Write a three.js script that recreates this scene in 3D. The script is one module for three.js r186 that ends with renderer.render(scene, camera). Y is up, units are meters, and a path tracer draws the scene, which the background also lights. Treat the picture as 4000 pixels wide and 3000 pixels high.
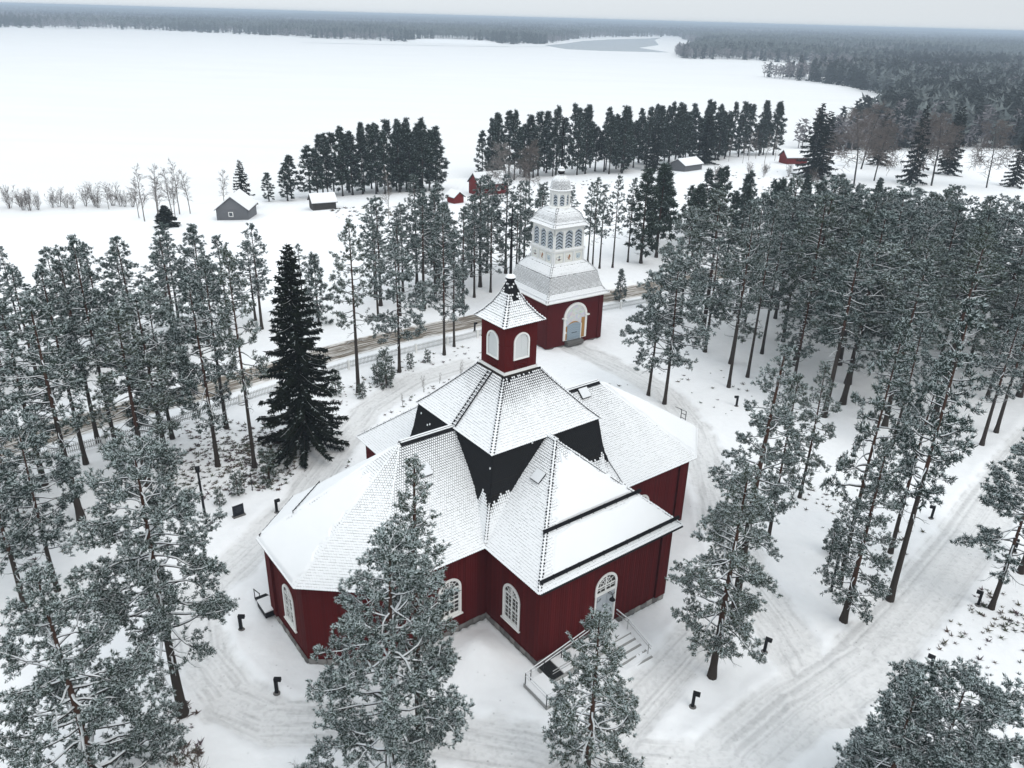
import * as THREE from 'three';
import { mergeGeometries, mergeVertices } from 'three/addons/utils/BufferGeometryUtils.js';

// ---------------------------------------------------------------- camera, sky, sun, exposure
const scene = new THREE.Scene();
const D2R = Math.PI / 180;
const camera = new THREE.PerspectiveCamera(51.595, 4 / 3, 0.5, 30000);
camera.position.set(0, 40, 0);
camera.rotation.order = 'YXZ';
camera.rotation.set(-24.79 * D2R, 0, 1.577 * D2R);
scene.add(camera);

function overcastSky() {                       // even cloud cover, a little thinner (brighter) over the lake to the left
  const W = 256, H = 128, a = new Float32Array(W * H * 4);
  for (let j = 0; j < H; j++) for (let i = 0; i < W; i++) {
    const el = ((j + 0.5) / H - 0.5) * Math.PI, az = ((i + 0.5) / W - 0.5) * 2 * Math.PI;
    const x = Math.cos(el) * Math.cos(az), y = Math.sin(el);
    const v = (0.68 + 0.52 * Math.max(0, y)) * (1 - 0.15 * x), k = (j * W + i) * 4;
    a[k] = v * 0.94; a[k + 1] = v * 1.0; a[k + 2] = v * 1.045; a[k + 3] = 1;
  }
  const t = new THREE.DataTexture(a, W, H, THREE.RGBAFormat, THREE.FloatType);
  t.mapping = THREE.EquirectangularReflectionMapping; t.magFilter = THREE.LinearFilter; t.needsUpdate = true;
  return t;
}
scene.background = overcastSky();
scene.environment = scene.background;
const sun = new THREE.DirectionalLight(0xfff8f0, 0.9);
sun.position.set(75, 130, 20); sun.target.position.set(0, 0, -60);
sun.castShadow = true; sun.shadow.radius = 60; sun.shadow.mapSize.set(4096, 4096);
Object.assign(sun.shadow.camera, { left: -160, right: 160, top: 160, bottom: -160, near: 1, far: 500 });
scene.add(sun, sun.target);
const renderer = new THREE.WebGLRenderer({ antialias: true });
renderer.setSize(1024, 768);
renderer.toneMapping = THREE.LinearToneMapping;
renderer.toneMappingExposure = 1.2;
renderer.shadowMap.enabled = true;
scene.fog = new THREE.FogExp2(0xcfe0f2, 0.00036);

// ---------------------------------------------------------------- helpers
const rng = (s) => () => { s = (s + 0x6D2B79F5) | 0; let t = Math.imul(s ^ (s >>> 15), 1 | s); t = (t + Math.imul(t ^ (t >>> 7), 61 | t)) ^ t; return ((t ^ (t >>> 14)) >>> 0) / 4294967296; };
const V = (x, y, z) => new THREE.Vector3(x, y, z);
const clamp = (x, a = 0, b = 1) => Math.min(b, Math.max(a, x));
const smooth = (a, b, x) => { const t = clamp((x - a) / (b - a)); return t * t * (3 - 2 * t); };
const hash2 = (i, j) => { let h = Math.imul(i, 374761393) + Math.imul(j, 668265263) | 0; h = Math.imul(h ^ (h >>> 13), 1274126177); return ((h ^ (h >>> 16)) >>> 0) / 4294967296; };
function noise2(x, y) {
  const i = Math.floor(x), j = Math.floor(y), u = x - i, v = y - j, a = u * u * (3 - 2 * u), b = v * v * (3 - 2 * v);
  const p = hash2(i, j), q = hash2(i + 1, j), r = hash2(i, j + 1), s = hash2(i + 1, j + 1);
  return p + (q - p) * a + (r - p) * b + (p - q - r + s) * a * b;
}
const fbm = (x, y, n = 4) => { let s = 0, a = 0.5, t = 0; for (let k = 0; k < n; k++) { s += a * noise2(x, y); t += a; x = x * 2.03 + 17.1; y = y * 2.03 + 5.7; a *= 0.5; } return s / t; };
const lin = (r, g, b) => new THREE.Color().setRGB(r, g, b);
const std = (r, g, b, rough = 0.9, extra = {}) => new THREE.MeshStandardMaterial({ color: lin(r, g, b), roughness: rough, side: THREE.DoubleSide, ...extra });
const taken = {};
function numbered(n) { const k = taken[n] = (taken[n] ?? -1) + 1; return k ? n + '_' + String(k).padStart(3, '0') : n; }
function mesh(name, geometry, material, parent = scene) {
  const m = new THREE.Mesh(geometry, material); m.name = parent === scene ? numbered(name) : name;
  m.castShadow = m.receiveShadow = true; parent.add(m); return m;
}
function tag(o, label, category, group) { o.userData.label = label; o.userData.category = category; if (group) o.userData.group = group; return o; }
function structure(o) { o.userData.kind = 'structure'; return o; }
function stuff(o) { o.userData.kind = 'stuff'; return o; }
function thing(name, label, category, x, y, z, turn = 0, group) {
  const g = new THREE.Group(); g.name = numbered(name); g.position.set(x, y, z); g.rotation.y = turn; scene.add(g); return tag(g, label, category, group);
}
class Build {                                   // collects triangles into one geometry
  constructor() { this.p = []; }
  tri(a, b, c) { this.p.push(a.x, a.y, a.z, b.x, b.y, b.z, c.x, c.y, c.z); return this; }
  quad(a, b, c, d) { return this.tri(a, b, c).tri(a, c, d); }
  poly(pts) { for (let i = 1; i < pts.length - 1; i++) this.tri(pts[0], pts[i], pts[i + 1]); return this; }
  slab(pts, off) {                              // convex polygon with thickness towards off
    const q = pts.map((p) => p.clone().add(off)); this.poly(pts); this.poly(q.slice().reverse());
    pts.forEach((p, i) => { const k = (i + 1) % pts.length; this.quad(p, q[i], q[k], pts[k]); }); return this;
  }
  box(x, y, z, w, h, d) {
    const X = w / 2, Y = h / 2, Z = d / 2, c = (a, b, e) => V(x + a * X, y + b * Y, z + e * Z);
    const P = [c(-1, -1, 1), c(1, -1, 1), c(1, 1, 1), c(-1, 1, 1), c(-1, -1, -1), c(1, -1, -1), c(1, 1, -1), c(-1, 1, -1)];
    for (const [i, j, k, l] of [[0, 1, 2, 3], [5, 4, 7, 6], [1, 5, 6, 2], [4, 0, 3, 7], [3, 2, 6, 7], [4, 5, 1, 0]]) this.quad(P[i], P[j], P[k], P[l]);
    return this;
  }
  bar(a, b, w, h = w, up = V(0, 1, 0)) {        // square bar from a to b
    const d = b.clone().sub(a).normalize(); let s = d.clone().cross(up); if (s.lengthSq() < 1e-6) s = d.clone().cross(V(1, 0, 0)); s.normalize();
    const t = s.clone().cross(d).normalize(); s.multiplyScalar(w / 2); t.multiplyScalar(h / 2);
    const R = (p) => [p.clone().sub(s).sub(t), p.clone().add(s).sub(t), p.clone().add(s).add(t), p.clone().sub(s).add(t)], A = R(a), B = R(b);
    for (let i = 0; i < 4; i++) { const k = (i + 1) % 4; this.quad(A[i], A[k], B[k], B[i]); }
    this.quad(A[3], A[2], A[1], A[0]).quad(B[0], B[1], B[2], B[3]); return this;
  }
  tube(pts, rad, sides = 6) {                   // tapered tube along points
    let last = null;
    for (let i = 0; i < pts.length; i++) {
      const d = pts[Math.min(i + 1, pts.length - 1)].clone().sub(pts[Math.max(i - 1, 0)]).normalize();
      const s = (Math.abs(d.y) > 0.9 ? V(1, 0, 0) : V(0, 1, 0)).cross(d).normalize(), t = d.clone().cross(s), ring = [];
      for (let k = 0; k < sides; k++) { const a = k / sides * 2 * Math.PI; ring.push(pts[i].clone().addScaledVector(s, Math.cos(a) * rad[i]).addScaledVector(t, Math.sin(a) * rad[i])); }
      if (last) for (let k = 0; k < sides; k++) { const m = (k + 1) % sides; this.quad(last[k], last[m], ring[m], ring[k]); }
      last = ring;
    }
    return this;
  }
  geo(smoothIt = false) {
    let g = new THREE.BufferGeometry(); g.setAttribute('position', new THREE.Float32BufferAttribute(this.p, 3));
    if (smoothIt) g = mergeVertices(g, 1e-4);
    g.computeVertexNormals(); return g;
  }
}
const bare = (g) => { const k = g.index ? g.toNonIndexed() : g; for (const n of Object.keys(k.attributes)) if (n !== 'position' && n !== 'normal') k.deleteAttribute(n); return k; };
const merged = (list) => mergeGeometries(list.map(bare));
const lathe = (pts, seg = 16) => new THREE.LatheGeometry(pts.map(([r, y]) => new THREE.Vector2(r, y)), seg);
function instanced(name, geometry, material, mats, parent, colors) {
  const m = new THREE.InstancedMesh(geometry, material, mats.length); m.name = parent === scene ? numbered(name) : name;
  mats.forEach((x, i) => m.setMatrixAt(i, x)); if (colors) colors.forEach((c, i) => m.setColorAt(i, c));
  m.castShadow = m.receiveShadow = true; parent.add(m); return stuff(m);
}
function tex(w, h, fn, srgb = true) {           // computed texture, fn(x, y) -> [r, g, b] 0..1
  const a = new Uint8Array(w * h * 4);
  for (let j = 0; j < h; j++) for (let i = 0; i < w; i++) { const c = fn(i, j), k = (j * w + i) * 4; a[k] = clamp(c[0]) * 255; a[k + 1] = clamp(c[1]) * 255; a[k + 2] = clamp(c[2]) * 255; a[k + 3] = 255; }
  const t = new THREE.DataTexture(a, w, h); t.magFilter = THREE.LinearFilter; t.minFilter = THREE.LinearMipmapLinearFilter; t.generateMipmaps = true;
  t.wrapS = t.wrapT = THREE.RepeatWrapping; if (srgb) t.colorSpace = THREE.SRGBColorSpace; t.needsUpdate = true; return t;
}
const sr = (l) => l <= 0.0031308 ? 12.92 * l : 1.055 * l ** (1 / 2.4) - 0.055;
function planarUV(g, s = 1) {                   // uv in metres by the dominant side of each face
  const q = g.index ? g.toNonIndexed() : g, p = q.attributes.position, uv = new Float32Array(p.count * 2), a = V(0, 0, 0), b = V(0, 0, 0), c = V(0, 0, 0);
  for (let i = 0; i < p.count; i += 3) {
    a.fromBufferAttribute(p, i); b.fromBufferAttribute(p, i + 1); c.fromBufferAttribute(p, i + 2);
    const n = b.clone().sub(a).cross(c.clone().sub(a)), ax = Math.abs(n.x), ay = Math.abs(n.y), az = Math.abs(n.z);
    [a, b, c].forEach((v, k) => { const o = (i + k) * 2; if (ay > ax && ay > az) { uv[o] = v.x * s; uv[o + 1] = v.z * s; } else if (ax > az) { uv[o] = v.z * s; uv[o + 1] = v.y * s; } else { uv[o] = v.x * s; uv[o + 1] = v.y * s; } });
  }
  q.setAttribute('uv', new THREE.BufferAttribute(uv, 2)); return q;
}
const SNOW = std(0.79, 0.805, 0.82, 0.9);
// rubble stones for footings
const STONE = [std(0.16, 0.155, 0.15, 0.95), std(0.22, 0.21, 0.2, 0.95), std(0.13, 0.125, 0.12, 0.95), std(0.26, 0.25, 0.235, 0.95)];
const stoneGeo = [1, 2, 3, 4].map((k) => { const r = rng(k * 7), g = mergeVertices(bare(new THREE.BoxGeometry(0.58, 0.48, 0.3, 2, 2, 2)).deleteAttribute('normal')), p = g.attributes.position; for (let i = 0; i < p.count; i++) p.setXYZ(i, p.getX(i) * (0.86 + r() * 0.16), p.getY(i) * (0.82 + r() * 0.2), p.getZ(i) * (0.85 + r() * 0.3)); g.computeVertexNormals(); return g; });
function ringRect(w, h, t, d) { const s = new THREE.Shape([[-w / 2, -h / 2], [w / 2, -h / 2], [w / 2, h / 2], [-w / 2, h / 2]].map((p) => new THREE.Vector2(...p))); s.holes.push(new THREE.Path([[-w / 2 + t, -h / 2 + t], [-w / 2 + t, h / 2 - t], [w / 2 - t, h / 2 - t], [w / 2 - t, -h / 2 + t]].map((p) => new THREE.Vector2(...p)))); return new THREE.ExtrudeGeometry(s, { depth: d, bevelEnabled: false }); }
// ---------------------------------------------------------------- terrain
const LAKE_Y = -3;
const lakeShore = [[-9000, -300], [-900, -80], [-400, -125], [-200, -162], [-117, -180], [-95, -192], [-68, -207], [-45, -232], [-15, -246], [10, -268], [60, -306], [96, -320], [125, -337], [150, -380], [185, -440], [225, -520], [240, -560], [250, -673], [205, -764], [262, -790], [320, -820], [370, -930], [345, -1040], [282, -1095], [207, -1085], [200, -1150], [222, -1277], [300, -1500], [380, -2000], [470, -2650],
  [300, -2450], [205, -2216], [110, -1900], [60, -1600], [35, -1520], [-97, -1450], [-200, -1470], [-345, -1509], [-518, -1635], [-774, -1750], [-991, -1643], [-1600, -1720], [-3000, -1900], [-9000, -2100]];
function lakeDist(x, z) {                       // metres to the shore, negative on the lake
  let d = 1e12, inside = false; const n = lakeShore.length;
  for (let i = 0, j = n - 1; i < n; j = i++) {
    const [ax, az] = lakeShore[j], [bx, bz] = lakeShore[i], ex = bx - ax, ez = bz - az, t = clamp(((x - ax) * ex + (z - az) * ez) / (ex * ex + ez * ez));
    const px = x - ax - ex * t, pz = z - az - ez * t; d = Math.min(d, px * px + pz * pz);
    if ((az > z) !== (bz > z) && x < (bx - ax) * (z - az) / (bz - az) + ax) inside = !inside;
  }
  return inside ? -Math.sqrt(d) : Math.sqrt(d);
}
const nearLine = (L, x, z) => { let d = 1e9; for (let i = 1; i < L.length; i++) { const [ax, az] = L[i - 1], [bx, bz] = L[i], ex = bx - ax, ez = bz - az, t = clamp(((x - ax) * ex + (z - az) * ez) / (ex * ex + ez * ez)); d = Math.min(d, Math.hypot(x - ax - ex * t, z - az - ez * t)); } return d; };
const PATHS = [
  [1.9, [[13.1, -33.3], [8.7, -33.4], [4.6, -33.6], [1.8, -34.4], [-3.9, -35.4], [-9.7, -36.0], [-13.9, -35.7], [-17.2, -37.3], [-20.3, -40.5], [-22.0, -44.1], [-22.8, -48.1], [-21.5, -52.2], [-19.0, -59.7], [-17.8, -68.4], [-16.1, -78.2], [-11.5, -87.1], [-6.2, -91.7]]],
  [2.4, [[-10, -18], [8.7, -30.1], [13.1, -33.3], [18.2, -37.6], [24.2, -41.8], [31.5, -48.8], [39.2, -56.8], [46.1, -64.5], [51.9, -70.8], [59.2, -78.2], [72, -92]]],
  [2.1, [[21.1, -38.4], [20.4, -44.8], [19.4, -48.8], [18.9, -57.2], [19.8, -69.1], [19.8, -75.9], [18.3, -85.1], [13.1, -93.0], [8.5, -98.6]]],
  [1.7, [[6.7, -35.7], [10.6, -40.4], [14.4, -45.0]]],
];
const ROAD = [[-75, -41], [-62, -56], [-52.2, -66.5], [-48.2, -71.3], [-43.8, -75.7], [-34.5, -84.0], [-23.6, -95.0], [-14.8, -102.3], [-7.1, -107.5], [4.9, -115.6], [16.0, -122.2], [30.9, -132.3], [51.0, -145.8], [90, -172]];
const CH = { x: -0.307, z: -54.358, th: 37.544 * D2R }, TW = { x: 5.58, z: -104, th: 34.08 * D2R };
const toLocal = (c, x, z) => { const dx = x - c.x, dz = z - c.z, k = Math.cos(c.th), s = Math.sin(c.th); return [dx * k - dz * s, dx * s + dz * k]; };   // metres east and south on the building's own axes
function hill(x, z) { const r = Math.hypot(x, z); return smooth(2600, 9500, r) * clamp(18 + 26 * (fbm(x * 0.00035 + 3, z * 0.00035) - 0.45) + 2 * smooth(0, 5000, x) - 8, 2, 14) + smooth(400, 2200, r) * 5 * fbm(x * 0.002, z * 0.002); }
function ground(x, z) {
  const r = Math.hypot(x, z), d = r < 75 && z < 0 ? 60 : lakeDist(x, z);
  let y = d < 0 ? -3.2 + Math.max(-1, d * 0.05) : -3.2 + 3.2 * smooth(0, 62, d) + (r > 300 ? hill(x, z) * smooth(0, 400, d) : 0);
  if (r < 260 && d > 0) {
    y += (fbm(x * 0.16, z * 0.16, 3) - 0.5) * 0.22 * smooth(0, 25, d);
    if (r < 130) {
      for (const [w, L] of PATHS) { const q = nearLine(L, x, z); if (q < w + 1.6) y += -0.10 * (1 - smooth(w - 0.35, w + 0.1, q)) + 0.09 * Math.exp(-(((q - w - 0.45) / 0.35) ** 2)) * (0.5 + noise2(x * 1.3, z * 1.3)); }
      const [u, v] = toLocal(CH, x, z);
      if (Math.abs(u) < 24 && Math.abs(v) < 22) {                            // drifts shovelled up and slid off the roof
        y += 0.75 * Math.exp(-(((u + 8.6) / 1.5) ** 2 + ((v - 8.7) / 1.6) ** 2)) + 0.35 * Math.exp(-(((u + 11.6) / 2.6) ** 2 + ((v - 9.3) / 2.0) ** 2)) + 0.3 * Math.exp(-(((u + 21.2) / 1.3) ** 2 + ((v - 0.2) / 3.6) ** 2)) + 0.25 * Math.exp(-(((u - 16) / 4) ** 2 + ((v - 9.2) / 1.2) ** 2));
        if (Math.abs(u) < 6.1 && Math.abs(v) < 12 || Math.abs(v) < 6.1 && Math.abs(u) < 14.5) y = -0.25;
      }
      const [tu, tv] = toLocal(TW, x, z); if (Math.abs(tu) < 4.4 && Math.abs(tv) < 4.4) y = -0.2;
    }
    const q = nearLine(ROAD, x, z); if (q < 8 && r < 190) y += -0.22 * (1 - smooth(3.0, 4.6, q)) + 0.14 * Math.exp(-(((q - 4.4) / 0.8) ** 2));
  }
  return y;
}
const radii = [0, 6, 12, 18, 22];
for (let r = 24; r < 175; r *= 1.0085) radii.push(r);
for (let r = 175; r < 9900; r *= r < 600 ? 1.016 : 1.03) radii.push(r);
const turns = []; for (let a = -180; a < 180; a += Math.abs(a + 0.01) < 52 ? 0.24 : 4) turns.push(a * D2R);
{
  const pos = [], uv = [], idx = [], n = turns.length;
  for (const r of radii) for (const a of turns) { const x = Math.sin(a) * r, z = -Math.cos(a) * r; pos.push(x, ground(x, z), z); uv.push((x + 80) / 160, (z + 150) / 160); }
  for (let i = 0; i + 1 < radii.length; i++) for (let j = 0; j < n; j++) { const k = (j + 1) % n, a = i * n + j, b = i * n + k, c = a + n, d = b + n; idx.push(a, b, c, b, d, c); }
  const g = new THREE.BufferGeometry(); g.setAttribute('position', new THREE.Float32BufferAttribute(pos, 3)); g.setAttribute('uv', new THREE.Float32BufferAttribute(uv, 2)); g.setIndex(idx); g.computeVertexNormals();
  // snow cover of the yard: fresh snow, snow packed grey on the paths with wheel and shovel marks, needles and grit trodden in
  const S = 2048, m = 160 / S, kind = new Float32Array(S * S), along = new Float32Array(S * S);
  PATHS.forEach(([w, L]) => { for (let i = 1; i < L.length; i++) {
    const [ax, az] = L[i - 1], [bx, bz] = L[i], ex = bx - ax, ez = bz - az, q = ex * ex + ez * ez, e = Math.sqrt(q), R = w + 2.5;
    for (let j = Math.max(0, ((Math.min(az, bz) - R + 150) / m) | 0); j < Math.min(S, (Math.max(az, bz) + R + 150) / m); j++) for (let k = Math.max(0, ((Math.min(ax, bx) - R + 80) / m) | 0); k < Math.min(S, (Math.max(ax, bx) + R + 80) / m); k++) {
      const x = k * m - 80, z = j * m - 150, t = ((x - ax) * ex + (z - az) * ez) / q; if (t < -0.3 || t > 1.3) continue;
      const tc = clamp(t), d = Math.hypot(x - ax - ex * tc, z - az - ez * tc), o = j * S + k, edge = d + (fbm(x * 0.7, z * 0.7, 3) - 0.5) * 1.3, on = 1 - smooth(w - 0.5, w + 0.35, edge);
      if (on > kind[o]) { kind[o] = on; along[o] = ((x - ax) * ez - (z - az) * ex) / e; }
    } } });
  const bump = new Float32Array(S * S);
  const map = tex(S, S, (i, j) => {
    const x = i * m - 80, z = j * m - 150, o = j * S + i, on = kind[o], s = along[o], clump = fbm(x * 2.3, z * 2.3, 3), fine = hash2(i, j), big = fbm(x * 0.23, z * 0.23, 3);
    let v = 0.855 + (clump - 0.5) * 0.05 + (big - 0.5) * 0.04, warm = 0, h = 0.5 + (fbm(x * 1.1, z * 1.1, 4) - 0.5) * 0.9 + (fine - 0.5) * 0.06;
    if (on > 0) {
      const streak = fbm(s * 5.5, (x + z) * 0.35, 3), tread = fbm(x * 5, z * 5, 2);
      v += on * (-0.12 - 0.13 * smooth(0.42, 0.78, streak) - 0.08 * smooth(0.5, 0.8, tread)); h += on * ((streak - 0.5) * 0.8 + (tread - 0.5) * 0.5);
      if (fine > 0.988 && clump > 0.48) v -= on * 0.2 * noise2(x * 9, z * 9); warm = on * 0.01;
    }
    const grit = smooth(0.55, 0.8, fbm(x * 0.6 + 40, z * 0.6, 3));
    if (fine > 0.9965 && grit > 0.15) v -= 0.42 * grit;
    bump[o] = h; return [sr(v * (0.985 + warm)), sr(v), sr(v * (1.018 - warm * 1.5))];
  });
  map.wrapS = map.wrapT = THREE.ClampToEdgeWrapping;
  const bm = tex(S, S, (i, j) => { const h = bump[j * S + i]; return [h, h, h]; }, false); bm.wrapS = bm.wrapT = THREE.ClampToEdgeWrapping;
  structure(mesh('snow_ground', g, new THREE.MeshStandardMaterial({ map, bumpMap: bm, bumpScale: 0.09, roughness: 0.92 })));
}
{ // lake ice under snow
  const c = tex(512, 512, (i, j) => { const a = fbm(i * 0.012, j * 0.05, 4), v = 0.775 + (a - 0.5) * 0.05; return [sr(v * 0.985), sr(v), sr(v * 1.01)]; });
  const g = new THREE.PlaneGeometry(18000, 3200, 60, 20).rotateX(-Math.PI / 2).translate(0, LAKE_Y, -1560);
  const uv = g.attributes.uv; for (let i = 0; i < uv.count; i++) uv.setXY(i, uv.getX(i) * 60, uv.getY(i) * 10);
  structure(mesh('frozen_lake', g, new THREE.MeshStandardMaterial({ map: c, roughness: 0.9 })));
  const s = new THREE.Shape([[40, 1480], [70, 1330], [120, 1300], [225, 1310], [205, 1500], [270, 1700], [330, 2150], [400, 2480], [330, 2300], [215, 2080], [130, 1850], [85, 1640]].map(([x, y]) => new THREE.Vector2(x, y)));
  structure(mesh('open_water', new THREE.ShapeGeometry(s).rotateX(-Math.PI / 2).translate(0, LAKE_Y + 0.06, 0), std(0.22, 0.26, 0.29, 0.25)));
  const crack = new Build(), L = [[-330, -1290], [-240, -1300], [-120, -1322], [-20, -1360], [45, -1420]];
  for (let i = 1; i < L.length; i++) crack.quad(V(L[i - 1][0], LAKE_Y + 0.06, L[i - 1][1] - 9), V(L[i - 1][0], LAKE_Y + 0.06, L[i - 1][1]), V(L[i][0], LAKE_Y + 0.06, L[i][1]), V(L[i][0], LAKE_Y + 0.06, L[i][1] - 16));
  structure(mesh('water_channel', crack.geo(), std(0.25, 0.28, 0.30, 0.3)));
}
{ // sanded gravel road behind the churchyard fence
  const pos = [], uv = [], idx = [], C = new THREE.CatmullRomCurve3(ROAD.map(([x, z]) => V(x, 0, z))), N = 260, M = 14;
  for (let i = 0; i <= N; i++) { const p = C.getPointAt(i / N), t = C.getTangentAt(i / N), nx = -t.z, nz = t.x; for (let j = 0; j <= M; j++) { const o = (j / M - 0.5) * 5.2, x = p.x + nx * o, z = p.z + nz * o; pos.push(x, ground(x, z) + 0.03, z); uv.push(i / N * 12, j / M); } }
  for (let i = 0; i < N; i++) for (let j = 0; j < M; j++) { const a = i * (M + 1) + j, b = a + 1, c = a + M + 1, d = c + 1; idx.push(a, b, c, b, d, c); }
  const g = new THREE.BufferGeometry(); g.setAttribute('position', new THREE.Float32BufferAttribute(pos, 3)); g.setAttribute('uv', new THREE.Float32BufferAttribute(uv, 2)); g.setIndex(idx); g.computeVertexNormals();
  const map = tex(1024, 256, (i, j) => {
    const y = j / 256, a = fbm(i * 0.02, j * 0.08, 4), st = fbm(i * 0.006, j * 0.22, 3), e = Math.abs(y - 0.5) * 2, fine = hash2(i, j);
    let snow = smooth(0.72, 0.98, e + (a - 0.5) * 0.5) + 0.75 * smooth(0.5, 0.66, st) * (0.4 + a); snow = clamp(snow);
    const v = 0.8 + 0.4 * (fine - 0.5); return [sr((0.17 * v) * (1 - snow) + 0.74 * snow), sr((0.135 * v) * (1 - snow) + 0.73 * snow), sr((0.098 * v) * (1 - snow) + 0.71 * snow)];
  });
  structure(mesh('gravel_road', g, new THREE.MeshStandardMaterial({ map, roughness: 0.95, side: THREE.DoubleSide })));
}
// ---------------------------------------------------------------- building kit: shingles, boards, arched windows
const matte = (r, g, b, rough, spec = 0.2) => new THREE.MeshPhysicalMaterial({ color: lin(r, g, b), roughness: rough, specularIntensity: spec, side: THREE.DoubleSide });
const RED = [matte(0.078, 0.0066, 0.007, 0.85), matte(0.069, 0.006, 0.0063, 0.85), matte(0.087, 0.0073, 0.0078, 0.85)], REDBACK = matte(0.04, 0.004, 0.0045, 0.9);
const TAR = matte(0.013, 0.0135, 0.015, 0.85), TARWARM = matte(0.022, 0.019, 0.016, 0.85), WHITE = std(0.78, 0.78, 0.76, 0.6), GREYWHITE = std(0.60, 0.62, 0.62, 0.65), BLACK = matte(0.010, 0.010, 0.012, 0.6), IRON = std(0.03, 0.032, 0.035, 0.45, { metalness: 0.6 });
const GLASS = new THREE.MeshPhysicalMaterial({ color: lin(0.92, 0.95, 0.95), roughness: 0.06, transmission: 1, thickness: 0, ior: 1.5, side: THREE.DoubleSide });
const GREYDOOR = std(0.40, 0.43, 0.46, 0.7);
function scaleOutline(w, l, seg) { const p = []; const r = w / 2; for (let i = 0; i <= seg; i++) { const a = Math.PI + i / seg * Math.PI; p.push([Math.cos(a) * r, r * 0.55 + Math.sin(a) * r * 0.55]); } p.push([r, l], [-r, l]); return p; }
function shingleGeo(w, l, t) { const o = scaleOutline(w, l, 6), b = new Build(), top = o.map(([x, y]) => V(x, y, t)); b.poly(top); o.forEach(([x, y], i) => { const [x2, y2] = o[(i + 1) % o.length]; b.quad(V(x, y, 0), V(x2, y2, 0), V(x2, y2, t), V(x, y, t)); }); return b.geo(); }
function padGeo(w, l, t) {                       // snow lying on one shingle, rounded at its edge
  const o = scaleOutline(w, l, 7), b = new Build(), cy = l * 0.5, ring = (k, z) => o.map(([x, y]) => V(x * k, cy + (y - cy) * k, z)), A = ring(1, 0), B = ring(1.0, t * 0.45), C = ring(0.86, t * 0.9), c = V(0, cy, t);
  for (const [P, Q] of [[A, B], [B, C]]) P.forEach((p, i) => { const k = (i + 1) % P.length; b.quad(p, P[k], Q[k], Q[i]); });
  C.forEach((p, i) => b.tri(p, C[(i + 1) % C.length], c)); return b.geo(true);
}
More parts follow.
